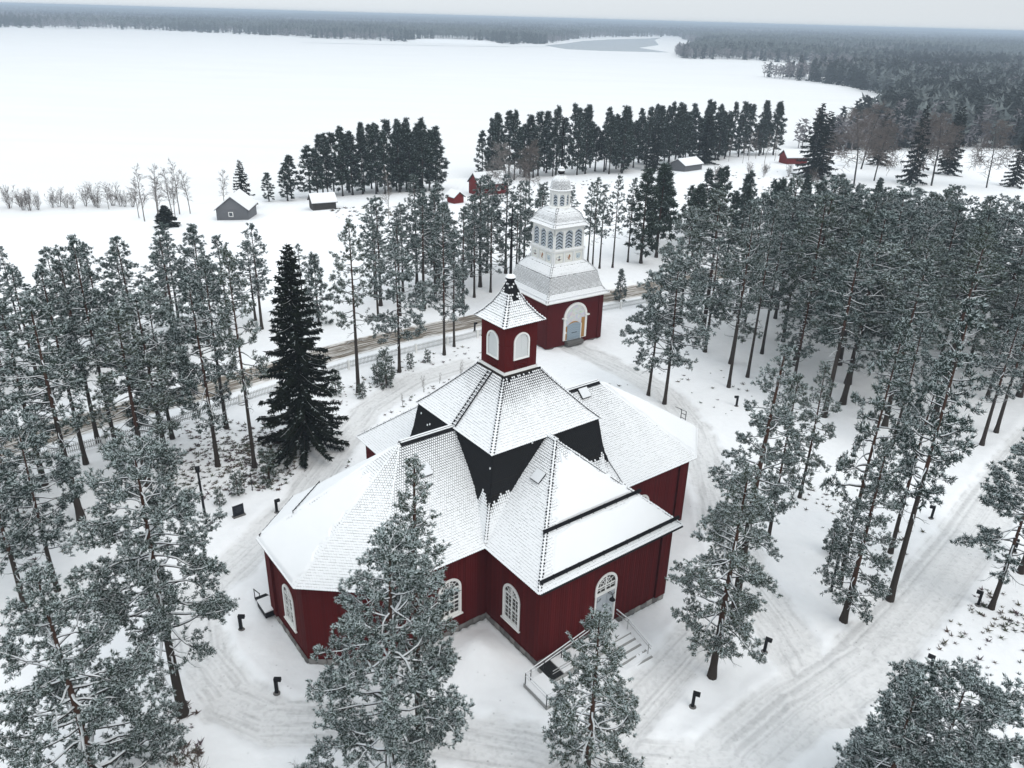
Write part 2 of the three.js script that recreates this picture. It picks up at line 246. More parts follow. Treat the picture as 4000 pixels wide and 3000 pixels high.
// one shingle lying in the face with along-eave direction u, up-slope v, outward n; lower end lifted by the course beneath
function layShingle(list, at, u, v, n, tilt, sx = 1, sy = 1, sz = 1, lift = 0) {
  const c = Math.cos(tilt), s = Math.sin(tilt), v2 = v.clone().multiplyScalar(c).addScaledVector(n, -s), n2 = n.clone().multiplyScalar(c).addScaledVector(v, s), p = at.clone().addScaledVector(n2, lift);
  list.push(new THREE.Matrix4().makeBasis(u.clone().multiplyScalar(sx), v2.multiplyScalar(sy), n2.multiplyScalar(sz)).setPosition(p));
}
class Shingling {
  constructor(w, exposure, rnd) { this.w = w; this.e = exposure; this.rnd = rnd; this.dark = []; this.snow = []; }
  course(at, u, v, n, snow, cut = 1, inL = 0, inR = 0) {   // inL, inR: how far the shingle itself stops short of the snow at a trimmed end                    // snow: 0 none .. 1 full; null leaves it bare
    const r = this.rnd, w = this.w;
    const dw = cut - (inL + inR) / w; if (dw > 0.15) layShingle(this.dark, at.clone().addScaledVector(u, (inL - inR) / 2), u, v, n, 0.16 + r() * 0.03, 0.96 * dw, 1, 1);
    if (snow > 0.02 && r() < snow * 9) { const k = clamp(snow + (r() - 0.5) * 0.16), sx = (0.62 + 0.39 * k) * cut, sy = 0.70 + 0.55 * k; layShingle(this.snow, at.clone().addScaledVector(v, this.e * (0.25 - 0.21 * k)).addScaledVector(u, (r() - 0.5) * 0.01), u, v, n, 0.16, sx, sy, 0.8 + r() * 0.5, 0.029); }
  }
  // plane face: poly[0] -> poly[1] is the eave, seen from outside left to right
  face(poly, snowFn, skip) {
    const u = poly[1].clone().sub(poly[0]).normalize(), n = u.clone().cross(poly[2].clone().sub(poly[0])).normalize(), v = n.clone().cross(u), P = poly.map((p) => { const d = p.clone().sub(poly[0]); return [d.dot(u), d.dot(v)]; });
    const v1 = Math.max(...P.map((p) => p[1])), w = this.w;
    const span = (y) => { let a = 1e9, b = -1e9; P.forEach(([x0, y0], i) => { const [x1, y1] = P[(i + 1) % P.length]; if ((y0 - y) * (y1 - y) <= 0 && Math.abs(y1 - y0) > 1e-6) { const x = x0 + (x1 - x0) * (y - y0) / (y1 - y0); a = Math.min(a, x); b = Math.max(b, x); } }); return [a, b]; };
    for (let j = 0, y = -0.12; y < v1 - 0.05; j++, y += this.e) { const [xa, xb] = span(clamp(y + 0.06, 0.001, v1 - 0.001)); for (let x = Math.floor(xa / w) * w + (j % 2) * w / 2 - w; x < xb + w; x += w) {
      const l = Math.max(xa - 0.045, x - w / 2), r = Math.min(xb + 0.045, x + w / 2); if (r - l < w * 0.25) continue;   // trimmed at hip and valley
      const at = poly[0].clone().addScaledVector(u, (l + r) / 2).addScaledVector(v, y); if (skip && skip(at)) continue;
      this.course(at, u, v, n, snowFn(at, y / v1, x), (r - l) / w, l > x - w / 2 ? 0.06 : 0, r < x + w / 2 ? 0.06 : 0);
    } }
  }
  // roof of revolution-like square or octagonal plan: profile of [apothem, y], bottom first
  ring(profile, sides, turn, snowFn, skip) {
    const seg = []; let len = 0; for (let i = 1; i < profile.length; i++) { const [a, b] = profile[i - 1], [c, d] = profile[i], l = Math.hypot(c - a, d - b); seg.push([len, l, a, b, c, d]); len += l; }
    const T = Math.tan(Math.PI / sides);
    for (let k = 0; k < sides; k++) {
      const a = turn + k * 2 * Math.PI / sides, out = V(Math.sin(a), 0, Math.cos(a)), u = V(Math.cos(a), 0, -Math.sin(a));
      for (let j = 0, s = -0.05; s < len - 0.04; j++, s += this.e) {
        const g = seg.find((q) => s < q[0] + q[1]) ?? seg[seg.length - 1], f = (s - g[0]) / g[1], ap = g[2] + (g[4] - g[2]) * f, y = g[3] + (g[5] - g[3]) * f;
        const v = out.clone().multiplyScalar((g[4] - g[2]) / g[1]).add(V(0, (g[5] - g[3]) / g[1], 0)), n = u.clone().cross(v).normalize(), half = ap * T, m = Math.max(1, Math.round(2 * half / this.w));
        const pw = 2 * half / m; for (let i = -1; i <= m + 1; i++) {
          const x = (i - m / 2 + (j % 2 ? 0.5 : 0)) * pw, l = Math.max(-half - 0.045, x - pw / 2), r = Math.min(half + 0.045, x + pw / 2); if (r - l < pw * 0.25) continue;
          const at = out.clone().multiplyScalar(ap).addScaledVector(u, (l + r) / 2).add(V(0, y, 0)); if (skip && skip(at)) continue;
          this.course(at, u, v, n, snowFn(at, s / len, v.y, k), (r - l) / this.w, l > x - pw / 2 ? 0.06 : 0, r < x + pw / 2 ? 0.06 : 0);
        }
      }
    }
  }
}
function ringDeck(profile, sides, turn) {        // closed skin under the shingles
  const b = new Build(), T = 1 / Math.cos(Math.PI / sides), P = (k, i) => { const a = turn + (k - 0.5) * 2 * Math.PI / sides; return V(Math.sin(a) * profile[i][0] * T, profile[i][1], Math.cos(a) * profile[i][0] * T); };
  for (let k = 0; k < sides; k++) for (let i = 0; i + 1 < profile.length; i++) b.quad(P(k, i), P(k + 1, i), P(k + 1, i + 1), P(k, i + 1));
  const bot = [], top = []; for (let k = 0; k < sides; k++) { bot.push(P(sides - k, 0)); top.push(P(k, profile.length - 1)); } b.poly(bot); b.poly(top); return b.geo();
}
function blanket(poly, thick, seed, lo = 0, hi = 1, ragged = 0.25) {   // unbroken snow over a roof face, swelling a little, thinning to its edges
  const u = poly[1].clone().sub(poly[0]).normalize(), n = u.clone().cross(poly[2].clone().sub(poly[0])).normalize(), v = n.clone().cross(u), P = poly.map((p) => { const d = p.clone().sub(poly[0]); return [d.dot(u), d.dot(v)]; }), v1 = Math.max(...P.map((p) => p[1]));
  const span = (y) => { let a = 1e9, b = -1e9; P.forEach(([x0, y0], i) => { const [x1, y1] = P[(i + 1) % P.length]; if ((y0 - y) * (y1 - y) <= 0 && Math.abs(y1 - y0) > 1e-6) { const x = x0 + (x1 - x0) * (y - y0) / (y1 - y0); a = Math.min(a, x); b = Math.max(b, x); } }); return [a, b]; };
  const A = 90, B = 70, rows = []; 
  for (let j = 0; j <= B; j++) { const row = []; for (let i = 0; i <= A; i++) {
    const f = j / B, s = i / A, y0 = v1 * (lo + (hi - lo) * f), wob = (noise2(s * 9 + seed, seed) - 0.5) * ragged * 2 * f, y = clamp(y0 + wob, 0.001, v1 - 0.002), [xa, xb] = span(y), jag = (fbm(y * 1.7 + seed, 3.1, 2) - 0.5) * ragged * 1.6;
    const x = xa + (xb - xa) * s + jag * (1 - 2 * s) * (1 - 2 * s) * Math.sign(0.5 - s + 1e-9) * (ragged > 0.05 ? 1 : 0), e = Math.min(s, 1 - s) * (xb - xa), ev = Math.min(f, 1 - f) * v1 * (hi - lo), edge = smooth(0, 0.22, Math.min(e, ev));
    row.push(poly[0].clone().addScaledVector(u, x).addScaledVector(v, y).addScaledVector(n, 0.02 + (thick + (fbm(x * 0.5 + seed, y * 0.5, 3) - 0.5) * thick * 0.8) * edge));
  } rows.push(row); }
  const b = new Build(); for (let j = 0; j < B; j++) for (let i = 0; i < A; i++) b.quad(rows[j][i], rows[j][i + 1], rows[j + 1][i + 1], rows[j + 1][i]);
  return b.geo(true);
}
const boardGeos = {}; const boardGeo = (h, w = 0.19) => boardGeos[h.toFixed(2) + w] ??= new THREE.BoxGeometry(w, h, 0.028);
// a wall with its openings: holes [centre, half width, sill, spring]; wall stands on local x, faces local z
function archPath(c, a, sill, spring) { const p = []; p.push([c - a, sill], [c + a, sill], [c + a, spring]); for (let i = 1; i < 14; i++) { const t = i / 14 * Math.PI; p.push([c + Math.cos(t) * a, spring + Math.sin(t) * a]); } p.push([c - a, spring]); return p; }
function clad(parent, name, x1, z1, x2, z2, y0, y1, holes, rnd, { single = true, w = 0.2, mats = RED, from = 0 } = {}) {
  const L = Math.hypot(x2 - x1, z2 - z1), s = new THREE.Shape([[0, y0], [L, y0], [L, y1], [0, y1]].map((p) => new THREE.Vector2(...p)));
  for (const [c, a, sill, spring] of holes) s.holes.push(new THREE.Path(archPath(c, a, sill, spring).map((p) => new THREE.Vector2(...p))));
  const g = new THREE.ExtrudeGeometry(s, { depth: 0.18, bevelEnabled: false }).translate(0, 0, -0.20), wall = mesh(name, g, REDBACK, parent);
  wall.position.set(x1, 0, z1); wall.rotation.y = Math.atan2(-(z2 - z1), x2 - x1);
  const n = Math.round(L / w), p = L / n, list = [];
  for (let i = 0; i < n; i++) {
    const x = (i + 0.5) * p; let spans = [[y0, y1]];
    for (const [c, a, sill, spring] of holes) if (Math.abs(x - c) < a + 0.02) { const t = spring + Math.sqrt(Math.max(0, a * a - (x - c) ** 2)); spans = [[y0, sill], [t, y1]]; }
    for (const [a, b] of spans) if (b - a > 0.05) {
      const h = b - a, z = -0.004 + (rnd() - 0.5) * 0.008;
      if (single) { const m = mesh('board', boardGeo(Math.round(h * 20) / 20, p - 0.014), mats[(rnd() * 3) | 0], wall); m.position.set(x, (a + b) / 2, z); m.scale.y = h / (Math.round(h * 20) / 20); }
      else list.push(new THREE.BoxGeometry(p - 0.014, h, 0.028).translate(x, (a + b) / 2, z));
    }
  }
  if (list.length) stuff(mesh('boards', merged(list), mats[0], wall));
  return wall;
}
function ringBand(c, a, A, sill, spring, d, z, closed = true) {   // casing round an arched opening
  const s = new THREE.Shape(archPath(c, A, sill - (closed ? A - a : 0), spring).map((p) => new THREE.Vector2(...p))); s.holes.push(new THREE.Path(archPath(c, a, sill, spring).map((p) => new THREE.Vector2(...p)).reverse()));
  return new THREE.ExtrudeGeometry(s, { depth: d, bevelEnabled: true, bevelThickness: 0.012, bevelSize: 0.012, bevelSegments: 1 }).translate(0, 0, z);
}
function sector(c, y, r0, r1, a0, a1) { const s = new THREE.Shape(), P = (r, t) => [c + Math.cos(t) * r, y + Math.sin(t) * r]; s.moveTo(...P(r0, a0)); for (let i = 0; i <= 5; i++) s.lineTo(...P(r1, a0 + (a1 - a0) * i / 5)); for (let i = 5; i >= 0; i--) s.lineTo(...P(r0, a0 + (a1 - a0) * i / 5)); return new THREE.ShapeGeometry(s); }
function fanlight(win, c, y, r, z, n, mat) {
  const b = new Build(), hub = r * 0.3;
  for (let i = 0; i < n; i++) mesh('pane', sector(c, y, 0, r - 0.02, Math.PI * (i + 0.04) / n, Math.PI * (i + 0.96) / n).translate(0, 0, z - 0.03), GLASS, win);
  for (let i = 1; i < n; i++) { const t = Math.PI * i / n; b.bar(V(c + Math.cos(t) * hub, y + Math.sin(t) * hub, z), V(c + Math.cos(t) * r, y + Math.sin(t) * r, z), 0.04, 0.04); }
  for (const q of [hub, r * 0.66]) for (let i = 0; i < 12; i++) { const t = Math.PI * i / 12, k = Math.PI * (i + 1) / 12; b.bar(V(c + Math.cos(t) * q, y + Math.sin(t) * q, z), V(c + Math.cos(k) * q, y + Math.sin(k) * q, z), 0.035, 0.035); }
  return b;
}
function archWindow(wall, c, a, sill, spring) {  // tall church window: two sashes each side, fanlight above
  const i = a - 0.09, win = mesh('window', merged([ringBand(c, a - 0.1, a + 0.06, sill + 0.1, spring, 0.07, 0.0), new THREE.BoxGeometry(2 * a + 0.36, 0.08, 0.2).translate(c, sill - 0.1, 0.05)]), WHITE, wall);
  const b = fanlight(win, c, spring + 0.05, i - 0.04, -0.04, 6), cols = 4, rows = 6, y0 = sill + 0.12, y1 = spring, W = 2 * i / cols, Hh = (y1 - y0) / rows;
  b.box(c, (y0 + y1 + i) / 2, -0.02, 0.1, y1 - y0 + i, 0.08).box(c, spring + 0.02, -0.02, 2 * i, 0.1, 0.08).box(c, (y0 + y1) / 2, -0.02, 2 * i, 0.09, 0.08).box(c - i, (y0 + y1) / 2, -0.03, 0.08, y1 - y0, 0.07).box(c + i, (y0 + y1) / 2, -0.03, 0.08, y1 - y0, 0.07).box(c, y0, -0.03, 2 * i, 0.08, 0.07);
  for (let k = 1; k < cols; k++) if (k !== 2) b.box(c - i + k * W, (y0 + y1) / 2, -0.04, 0.035, y1 - y0, 0.04);
  for (let k = 1; k < rows; k++) if (k !== 3) b.box(c, y0 + k * Hh, -0.04, 2 * i, 0.035, 0.035);
  mesh('glazing_bars', b.geo(), WHITE, win);
  const pg = new THREE.PlaneGeometry(W - 0.02, Hh - 0.02); for (let x = 0; x < cols; x++) for (let y = 0; y < rows; y++) mesh('pane', pg, GLASS, win).position.set(c - i + (x + 0.5) * W, y0 + (y + 0.5) * Hh, -0.07);
  return win;
}
// ---------------------------------------------------------------- the church
const church = thing('cruciform_church', 'dark red wooden cross-shaped church with snowy shingle roofs and a small square cupola', 'church', CH.x, 0, CH.z, CH.th);
{
  const rnd = rng(11), YE = 6.78, YR = 12.73, EV = 0.53;
  const plan = [[-6.13, 12.1], [6.13, 12.1], [6.13, 6.13], [14.6, 6.13], [18.55, 3], [18.55, -3], [14.6, -6.13], [6.13, -6.13], [6.13, -12.1], [-6.13, -12.1], [-6.13, -6.13], [-14.6, -6.13], [-18.55, -3], [-18.55, 3], [-14.6, 6.13], [-6.13, 6.13]];
  const holes = { 0: [[6.02, 0.97, 0.52, 4.06]], 15: [[2.99, 0.88, 1.62, 3.9]], 14: [[5.32, 0.88, 1.62, 3.9]], 12: [[3.38, 0.84, 1.62, 3.9]], 2: [[3.2, 0.88, 1.62, 3.9]], 7: [[2.99, 0.88, 1.62, 3.9]], 10: [[3.2, 0.88, 1.62, 3.9]] };
  const seen = new Set([0, 15, 14, 13, 12, 2]);
  plan.forEach(([x1, z1], i) => {
    const [x2, z2] = plan[(i + 1) % 16], h = holes[i] ?? [], wall = clad(church, 'wall', x1, z1, x2, z2, 0.5, 6.9, h, rnd, { single: seen.has(i) });
    if (i !== 0) for (const [c, a, sill, spring] of h) archWindow(wall, c, a, sill, spring);
    const L = Math.hypot(x2 - x1, z2 - z1), trim = [new THREE.BoxGeometry(L + 0.06, 0.07, 0.07).translate(L / 2, 0.47, 0.02)];
    mesh('sill_board', merged(trim), RED[1], wall);
    if (i === 0 || i === 2) { for (const b of [0.1, 0.3, 0.5, 0.7, 0.9]) mesh('board', boardGeo(6.3), RED[(b * 10) % 3 | 0], wall).position.set(L - b * 1.02 + 0.02, 3.62, 0.17); mesh('corner_casing', new THREE.BoxGeometry(1.06, 6.35, 0.16).translate(L - 0.5, 3.64, 0.08), REDBACK, wall); }
    if (i === 12) mesh('corner_casing', new THREE.BoxGeometry(0.9, 6.35, 0.2).translate(0.45, 3.64, 0.1), RED[1], wall);
    // rubble stone footing
    const n = Math.round(L / 0.62); if (seen.has(i)) for (let k = 0; k < n; k++) { const st = mesh('stone', stoneGeo[(rnd() * 4) | 0], STONE[(rnd() * 4) | 0], wall); st.position.set((k + 0.5) * L / n, 0.2 + rnd() * 0.05, -0.06 + rnd() * 0.05); st.scale.set(L / n / 0.6, 0.9 + rnd() * 0.25, 1); }
  });
  mesh('footing', new THREE.ExtrudeGeometry(new THREE.Shape(plan.map(([x, z]) => new THREE.Vector2(x * 0.993, -z * 0.993))), { depth: 0.9, bevelEnabled: false }).rotateX(-Math.PI / 2).translate(0, -0.5, 0), std(0.16, 0.155, 0.15, 0.95), church);
  // roof faces, eave first, left to right as seen from outside
  const E = (x, z) => V(x, YE, z), R = (x, z) => V(x, YR, z), kk = (YR - YE) / 6.66, up = (x, z, m) => V(x, YR - kk * m, z), q = 4.6;
  const faces = {
    S_W: [E(-6.66, 6.66), E(-6.66, 12.63), R(0, 5.78), R(0, q), up(-q, q, q)], S_E: [E(6.66, 12.63), E(6.66, 6.66), up(q, q, q), R(0, q), R(0, 5.78)], S_end: [E(-6.66, 12.63), E(6.66, 12.63), R(0, 5.78)],
    N_E: [E(6.66, -6.66), E(6.66, -12.63), R(0, -5.78), R(0, -q), up(q, -q, q)], N_W: [E(-6.66, -12.63), E(-6.66, -6.66), up(-q, -q, q), R(0, -q), R(0, -5.78)], N_end: [E(6.66, -12.63), E(-6.66, -12.63), R(0, -5.78)],
    W_S: [E(-15, 6.66), E(-6.66, 6.66), up(-q, q, q), R(-q, 0), R(-9.35, 0)], W_N: [E(-6.66, -6.66), E(-15, -6.66), R(-9.35, 0), R(-q, 0), up(-q, -q, q)], W_end: [E(-19.05, -3.2), E(-19.05, 3.2), R(-9.35, 0)], W_SW: [E(-19.05, 3.2), E(-15, 6.66), R(-9.35, 0)], W_NW: [E(-15, -6.66), E(-19.05, -3.2), R(-9.35, 0)],
    E_S: [E(6.66, 6.66), E(15, 6.66), R(9.35, 0), R(q, 0), up(q, q, q)], E_N: [E(15, -6.66), E(6.66, -6.66), up(q, -q, q), R(q, 0), R(9.35, 0)], E_end: [E(19.05, 3.2), E(19.05, -3.2), R(9.35, 0)], E_SE: [E(15, 6.66), E(19.05, 3.2), R(9.35, 0)], E_NE: [E(19.05, -3.2), E(15, -6.66), R(9.35, 0)],
  };
  const deck = new Build(); for (const f of Object.values(faces)) { const n = f[1].clone().sub(f[0]).cross(f[2].clone().sub(f[0])).normalize(); deck.slab(f, n.multiplyScalar(-0.07)); }
  const roof = mesh('roof', deck.geo(), TAR, church), sh = new Shingling(0.172, 0.185, rng(5));
  const wet = (y, f, top = 0.5) => clamp(1.02 - f * top - 0.22 * smooth(0.55, 1, f) * fbm(y * 3, f * 9, 2));
  const drift = (p) => (fbm(p.x * 0.8, p.z * 0.8 + p.y, 3) - 0.5) * 0.35;
  sh.face(faces.S_W, (p, f) => wet(p.x, f, 0.5) + drift(p)); sh.face(faces.W_S, (p, f) => wet(p.z, f, 0.62) + drift(p)); sh.face(faces.E_S, (p, f) => wet(p.z, f, 0.3) + drift(p));
  sh.face(faces.W_SW, (p, f) => wet(p.x, f, 0.4) + drift(p)); sh.face(faces.W_end, (p, f) => wet(p.x, f, 0.35)); sh.face(faces.W_NW, (p, f) => wet(p.x, f, 0.3)); sh.face(faces.S_end, (p, f) => wet(p.x, f, 0.35)); sh.face(faces.E_SE, () => 0.95); sh.face(faces.S_E, () => 0.9); sh.face(faces.N_W, (p, f) => wet(p.x, f, 0.15)); sh.face(faces.W_N, (p, f) => wet(p.z, f, 0.4));
  for (const k of ['E_end', 'E_NE', 'E_N', 'N_E', 'N_end']) sh.face(faces[k], () => 0.95);
  // steep tarred shingles between the arms
  const drum = [[6.58, 7.05], [6.15, 8.0], [5.72, 8.9], [5.45, 9.6], [5.25, 10.5], [5.08, 11.6], [4.93, 12.55]];
  mesh('lantern_base', ringDeck(drum, 4, 0), TARWARM, roof);
  const hidden = (p) => p.y < YR - kk * Math.min(Math.abs(p.x), Math.abs(p.z)) - 0.35;
  sh.ring(drum, 4, 0, (p) => { const s = smooth(9.7, 8.2, p.y + (fbm(p.x * 2, p.z * 2 + p.y, 2) - 0.5) * 1.6); return s < 0.25 ? (rnd() < 0.003 ? 0.3 : 0) : s * 0.95; }, hidden);
  const cap = [[5.04, 12.72], [4.3, 13.42], [3.3, 14.5], [2.3, 15.62], [1.78, 16.25]];
  mesh('upper_roof', ringDeck(cap, 4, 0), TAR, roof);
  sh.ring(cap, 4, 0, (p, f, vy, k) => clamp(1.0 - f * 0.42 - (k === 0 ? 0.5 : 0.3) * smooth(0.5, 1.0, f + (fbm(p.x, p.z, 2) - 0.5) * 0.5)) + drift(p) * 0.6);
  const topRoof = [[1.84, 20.26], [1.42, 20.66], [0.95, 21.25], [0.55, 21.95], [0.24, 22.75]];
  mesh('cupola_roof', ringDeck(topRoof, 4, 0), TAR, roof);
  sh.ring(topRoof, 4, 0, (p, f, vy, k) => f > 0.78 || (k === 0 && f > 0.6 && Math.abs(p.x) < 0.32) ? 0.03 : clamp(0.85 - f * 0.45 + drift(p) * 0.7));
  // the shingles nearest the camera are single pieces, the rest one mass
  const eye = V(0, 40, 0).sub(church.position).applyAxisAngle(V(0, 1, 0), -CH.th), pos = V(0, 0, 0);
  const sg = shingleGeo(0.172, 0.36, 0.03), order = sh.dark.map((m, i) => { pos.setFromMatrixPosition(m); const n = V(0, 0, 0).setFromMatrixColumn(m, 2), t = eye.clone().sub(pos), facing = n.dot(t) / t.length() * (pos.y < 11.5 ? 1 : 0.2); return [facing > 0.45 && !(pos.z > 11 && pos.x > -5.6) ? t.length() : 1e6, i]; }).sort((a, b) => a[0] - b[0]);
  const one = new Set(order.slice(0, 290).map((o) => o[1]));
  for (const i of one) { const m = mesh('shingle', sg, TAR, roof); sh.dark[i].decompose(m.position, m.quaternion, m.scale); }
  instanced('shingles', sg, TAR, sh.dark.filter((_, i) => !one.has(i)), roof);
  instanced('snow_on_shingles', padGeo(0.172, 0.185, 0.028), SNOW, sh.snow, roof);
  // unbroken snow on the sheltered hips
  const inset = (f, a, b) => [f[0].clone().lerp(f[1], a), f[1].clone().lerp(f[0], b), f[2]];
  const blankets = [blanket(inset(faces.S_end, 0.075, 0.0), 0.15, 3, 0.045, 0.345, 0.18), blanket(inset(faces.S_end, 0.085, 0.01), 0.14, 23, 0.385, 0.86, 0.5), blanket(inset(faces.W_end, 0.0, 0.02), 0.13, 7, 0.0, 0.72, 0.5), blanket(faces.W_NW, 0.12, 9, 0.0, 0.95, 0.12), blanket(inset(faces.E_SE, 0.05, 0), 0.18, 13, 0.0, 0.97, 0.2), blanket(faces.E_end, 0.18, 15, 0, 0.96, 0.1), blanket(faces.S_E, 0.1, 16, 0, 0.8, 0.1)];
  for (const g of blankets) mesh('snow_blanket', g, SNOW, roof);
  // snow lying along the hips
  { const hips = [[[-6.66, YE, 12.63], [0, YR, 5.78]], [[6.66, YE, 12.63], [0, YR, 5.78]], [[-15, YE, 6.66], [-9.35, YR, 0]], [[-19.05, YE, 3.2], [-9.35, YR, 0]], [[-19.05, YE, -3.2], [-9.35, YR, 0]], [[15, YE, 6.66], [9.35, YR, 0]], [[-6.66, YE, -12.63], [0, YR, -5.78]]], r = rng(71);
    for (const [sx, sz] of [[-1, 1], [1, 1], [-1, -1]]) for (const pr of [cap, topRoof]) for (let i = 0; i < (pr === cap ? 3 : 2); i++) hips.push([[sx * pr[i][0], pr[i][1], sz * pr[i][0]], [sx * pr[i + 1][0], pr[i + 1][1], sz * pr[i + 1][0]]]);
    const b = new Build(); for (const [a, c] of hips) { const A = V(...a), C = V(...c), n = Math.round(A.distanceTo(C) / 0.2); for (let i = 0; i < n; i++) { const f = i / n, keep = A.distanceTo(C) > 5 ? 1.1 - 0.5 * f : 0.95; if (r() > keep) continue; const p0 = A.clone().lerp(C, f + 0.004).add(V(0, 0.02, 0)), p1 = A.clone().lerp(C, f + 0.97 / n).add(V(0, 0.01, 0)); b.bar(p0, p1, 0.08 + r() * 0.03, 0.07); } }
    stuff(mesh('hip_snow', b.geo(), SNOW, roof)); }
  // snow guards, gutters, ridge boards
  const Se = (x, f) => { const y = YE + (YR - YE) * f; return V(x, y + 0.18, 12.63 - 6.85 * f + 0.06); };
  for (const [x0, x1, f] of [[-4.45, 4.6, 0.36], [-6.35, 6.6, 0.045]]) { const b = new Build(); for (const o of [0, 0.1, 0.2]) b.bar(Se(x0, f + o * 0.08), Se(x1, f + o * 0.08), 0.05, 0.11); for (let x = x0; x <= x1; x += 1.1) b.bar(Se(x, f).add(V(0, -0.15, 0)), Se(x, f + 0.02).add(V(0, 0.06, 0)), 0.04); mesh('snow_guard', b.geo(), BLACK, roof); }
  const gut = new Build().bar(V(-6.62, YE - 0.12, 12.72), V(6.62, YE - 0.12, 12.72), 0.13, 0.1); mesh('gutter', gut.geo(), BLACK, roof);
  const fas = new Build().bar(V(-6.5, YE - 0.2, 12.6), V(6.5, YE - 0.2, 12.6), 0.03, 0.09); mesh('fascia', fas.geo(), WHITE, roof);
  for (const f of [[V(-18.9, 7.05, -3.1), V(-15.1, 7.05, -6.35)], [V(-16.6, 8.5, -2.45), V(-13.5, 8.5, -4.95)]]) { const b = new Build().bar(f[0], f[1], 0.05, 0.05); for (let i = 0; i <= 9; i++) { const p = f[0].clone().lerp(f[1], i / 9); b.bar(p.clone().add(V(0, -0.2, 0)), p.clone().add(V(0, 0.07, 0)), 0.05); } mesh('snow_rail', b.geo(), BLACK, roof); }
  for (const s of [-1, 1]) {
    const b = new Build(); b.slab([V(s * 5.0, YR + 0.14, -0.02), V(s * 9.4, YR + 0.14, -0.02), V(s * 9.4, YR - 0.1, 0.3), V(s * 5.0, YR - 0.1, 0.3)], V(0, -0.04, 0)); b.slab([V(s * 5.0, YR + 0.14, 0.02), V(s * 9.4, YR + 0.14, 0.02), V(s * 9.4, YR - 0.1, -0.3), V(s * 5.0, YR - 0.1, -0.3)], V(0, -0.04, 0)); mesh('ridge_board', b.geo(), BLACK, roof);
    const w = new Build(); for (const [y, z] of [[0.2, 0], [0.12, 0.13], [0.12, -0.13]]) w.bar(V(s * 5.02, YR + y, z), V(s * 9.36, YR + y, z), 0.1, 0.06); mesh('ridge_snow', w.geo(), SNOW, roof);
  }
  { const w = new Build(); for (const z of [-0.12, 0.12]) w.bar(V(z, YR + 0.06, 5.0), V(z, YR + 0.06, 5.9), 0.16, 0.06); mesh('ridge_snow', w.geo(), SNOW, roof); }
  // hatches
  for (const [c, turn] of [[V(-8.54, 11.1, 1.83), 0], [V(-2.12, 10.83, 6.64), -Math.PI / 2], [V(7.38, 12.3, 0.5), 0]]) {
    const h = mesh('roof_hatch', new THREE.BoxGeometry(0.92, 0.88, 0.14), BLACK, roof); h.position.copy(c); h.rotation.set(0, turn, 0); h.rotateX(-(Math.PI / 2 - Math.atan2(5.95, 6.66))); h.translateZ(0.1); if (turn === 0 && c.x < 0) h.rotateZ(0.0);
    const s = mesh('hatch_snow', padGeo(1, 1, 0.06), std(0.7, 0.72, 0.74), h); s.geometry = new THREE.BoxGeometry(0.9, 0.86, 0.05); s.position.set(0.02, 0.02, 0.09);
  }
  // ladder up the upper roof
  { const a = V(-5.0, 12.9, 0.15), b = V(-1.72, 16.5, 0.15), w = V(0, 0, 0.21), l = new Build().bar(a.clone().add(w), b.clone().add(w), 0.06, 0.09).bar(a.clone().sub(w), b.clone().sub(w), 0.06, 0.09), L = mesh('roof_ladder', l.geo(), BLACK, roof), sn = new Build();
    for (let i = 0; i < 17; i++) { const p = a.clone().lerp(b, (i + 0.5) / 17); mesh('rung', new THREE.BoxGeometry(0.06, 0.06, 0.4), BLACK, L).position.copy(p); sn.box(p.x, p.y + 0.045, p.z, 0.07, 0.05, 0.4); }
    mesh('rung_snow', sn.geo(), SNOW, L); }
  // cupola
  const cup = new THREE.Group(); cup.name = 'cupola'; church.add(cup);
  const c = 1.45, W4 = [[[-c, c], [c, c]], [[c, c], [c, -c]], [[c, -c], [-c, -c]], [[-c, -c], [-c, c]]];
  W4.forEach(([a, b], i) => {
    const o = 0.02, hole = [[1.48, 0.6, 17.55, 18.82]], wall = clad(cup, 'cupola_wall', a[0], a[1], b[0], b[1], 16.55, 20.3, hole, rnd, { single: false, w: 0.16 });
    mesh('window_casing', ringBand(1.48, 0.6, 0.70, 17.58, 18.82, 0.09, 0.0), WHITE, wall);
    for (const s of [-1, 1]) { const sp = new THREE.Shape(), y0 = 17.56, arc = []; for (let k = 0; k <= 10; k++) { const q = k / 10 * Math.PI / 2; arc.push([1.48 + s * Math.max(0.006, Math.cos(q) * 0.595), 18.82 + Math.sin(q) * 0.595]); }
      [[1.48 + s * 0.006, y0], [1.48 + s * 0.595, y0], ...arc].forEach((p, k) => k ? sp.lineTo(...p) : sp.moveTo(...p)); const sg2 = new THREE.ExtrudeGeometry(sp, { depth: 0.03, bevelEnabled: false }).translate(0, 0, -0.05); mesh('shutter', sg2, GREYWHITE, wall);
      const sl = new Build(); for (let k = 0; k < 22; k++) { const y = y0 + 0.05 + k * 0.085, xm = y < 18.82 ? 0.56 : Math.sqrt(Math.max(0, 0.56 ** 2 - (y - 18.82) ** 2)); if (xm > 0.08 && y < 19.36) sl.bar(V(1.48 + s * 0.03, y + 0.05, -0.015), V(1.48 + s * xm, y - xm * 0.0 + 0.05 - 0.0 - (xm - 0.03) * 0.35, -0.015), 0.015, 0.022); } mesh('shutter_slats', sl.geo(), GREYWHITE, wall); }
    for (let k = 0; k < 5; k++) { const m = mesh('louvre_slat', new THREE.BoxGeometry(1.16, 0.1, 0.05), RED[k % 3], wall); m.position.set(1.48, 16.78 + k * 0.135, 0.03); m.rotation.x = 0.5; }
    mesh('waist_rail', merged([0.37, 2.56].map((x) => new THREE.BoxGeometry(0.74, 0.05, 0.05).translate(x, 18.66, 0.02))), RED[0], wall);
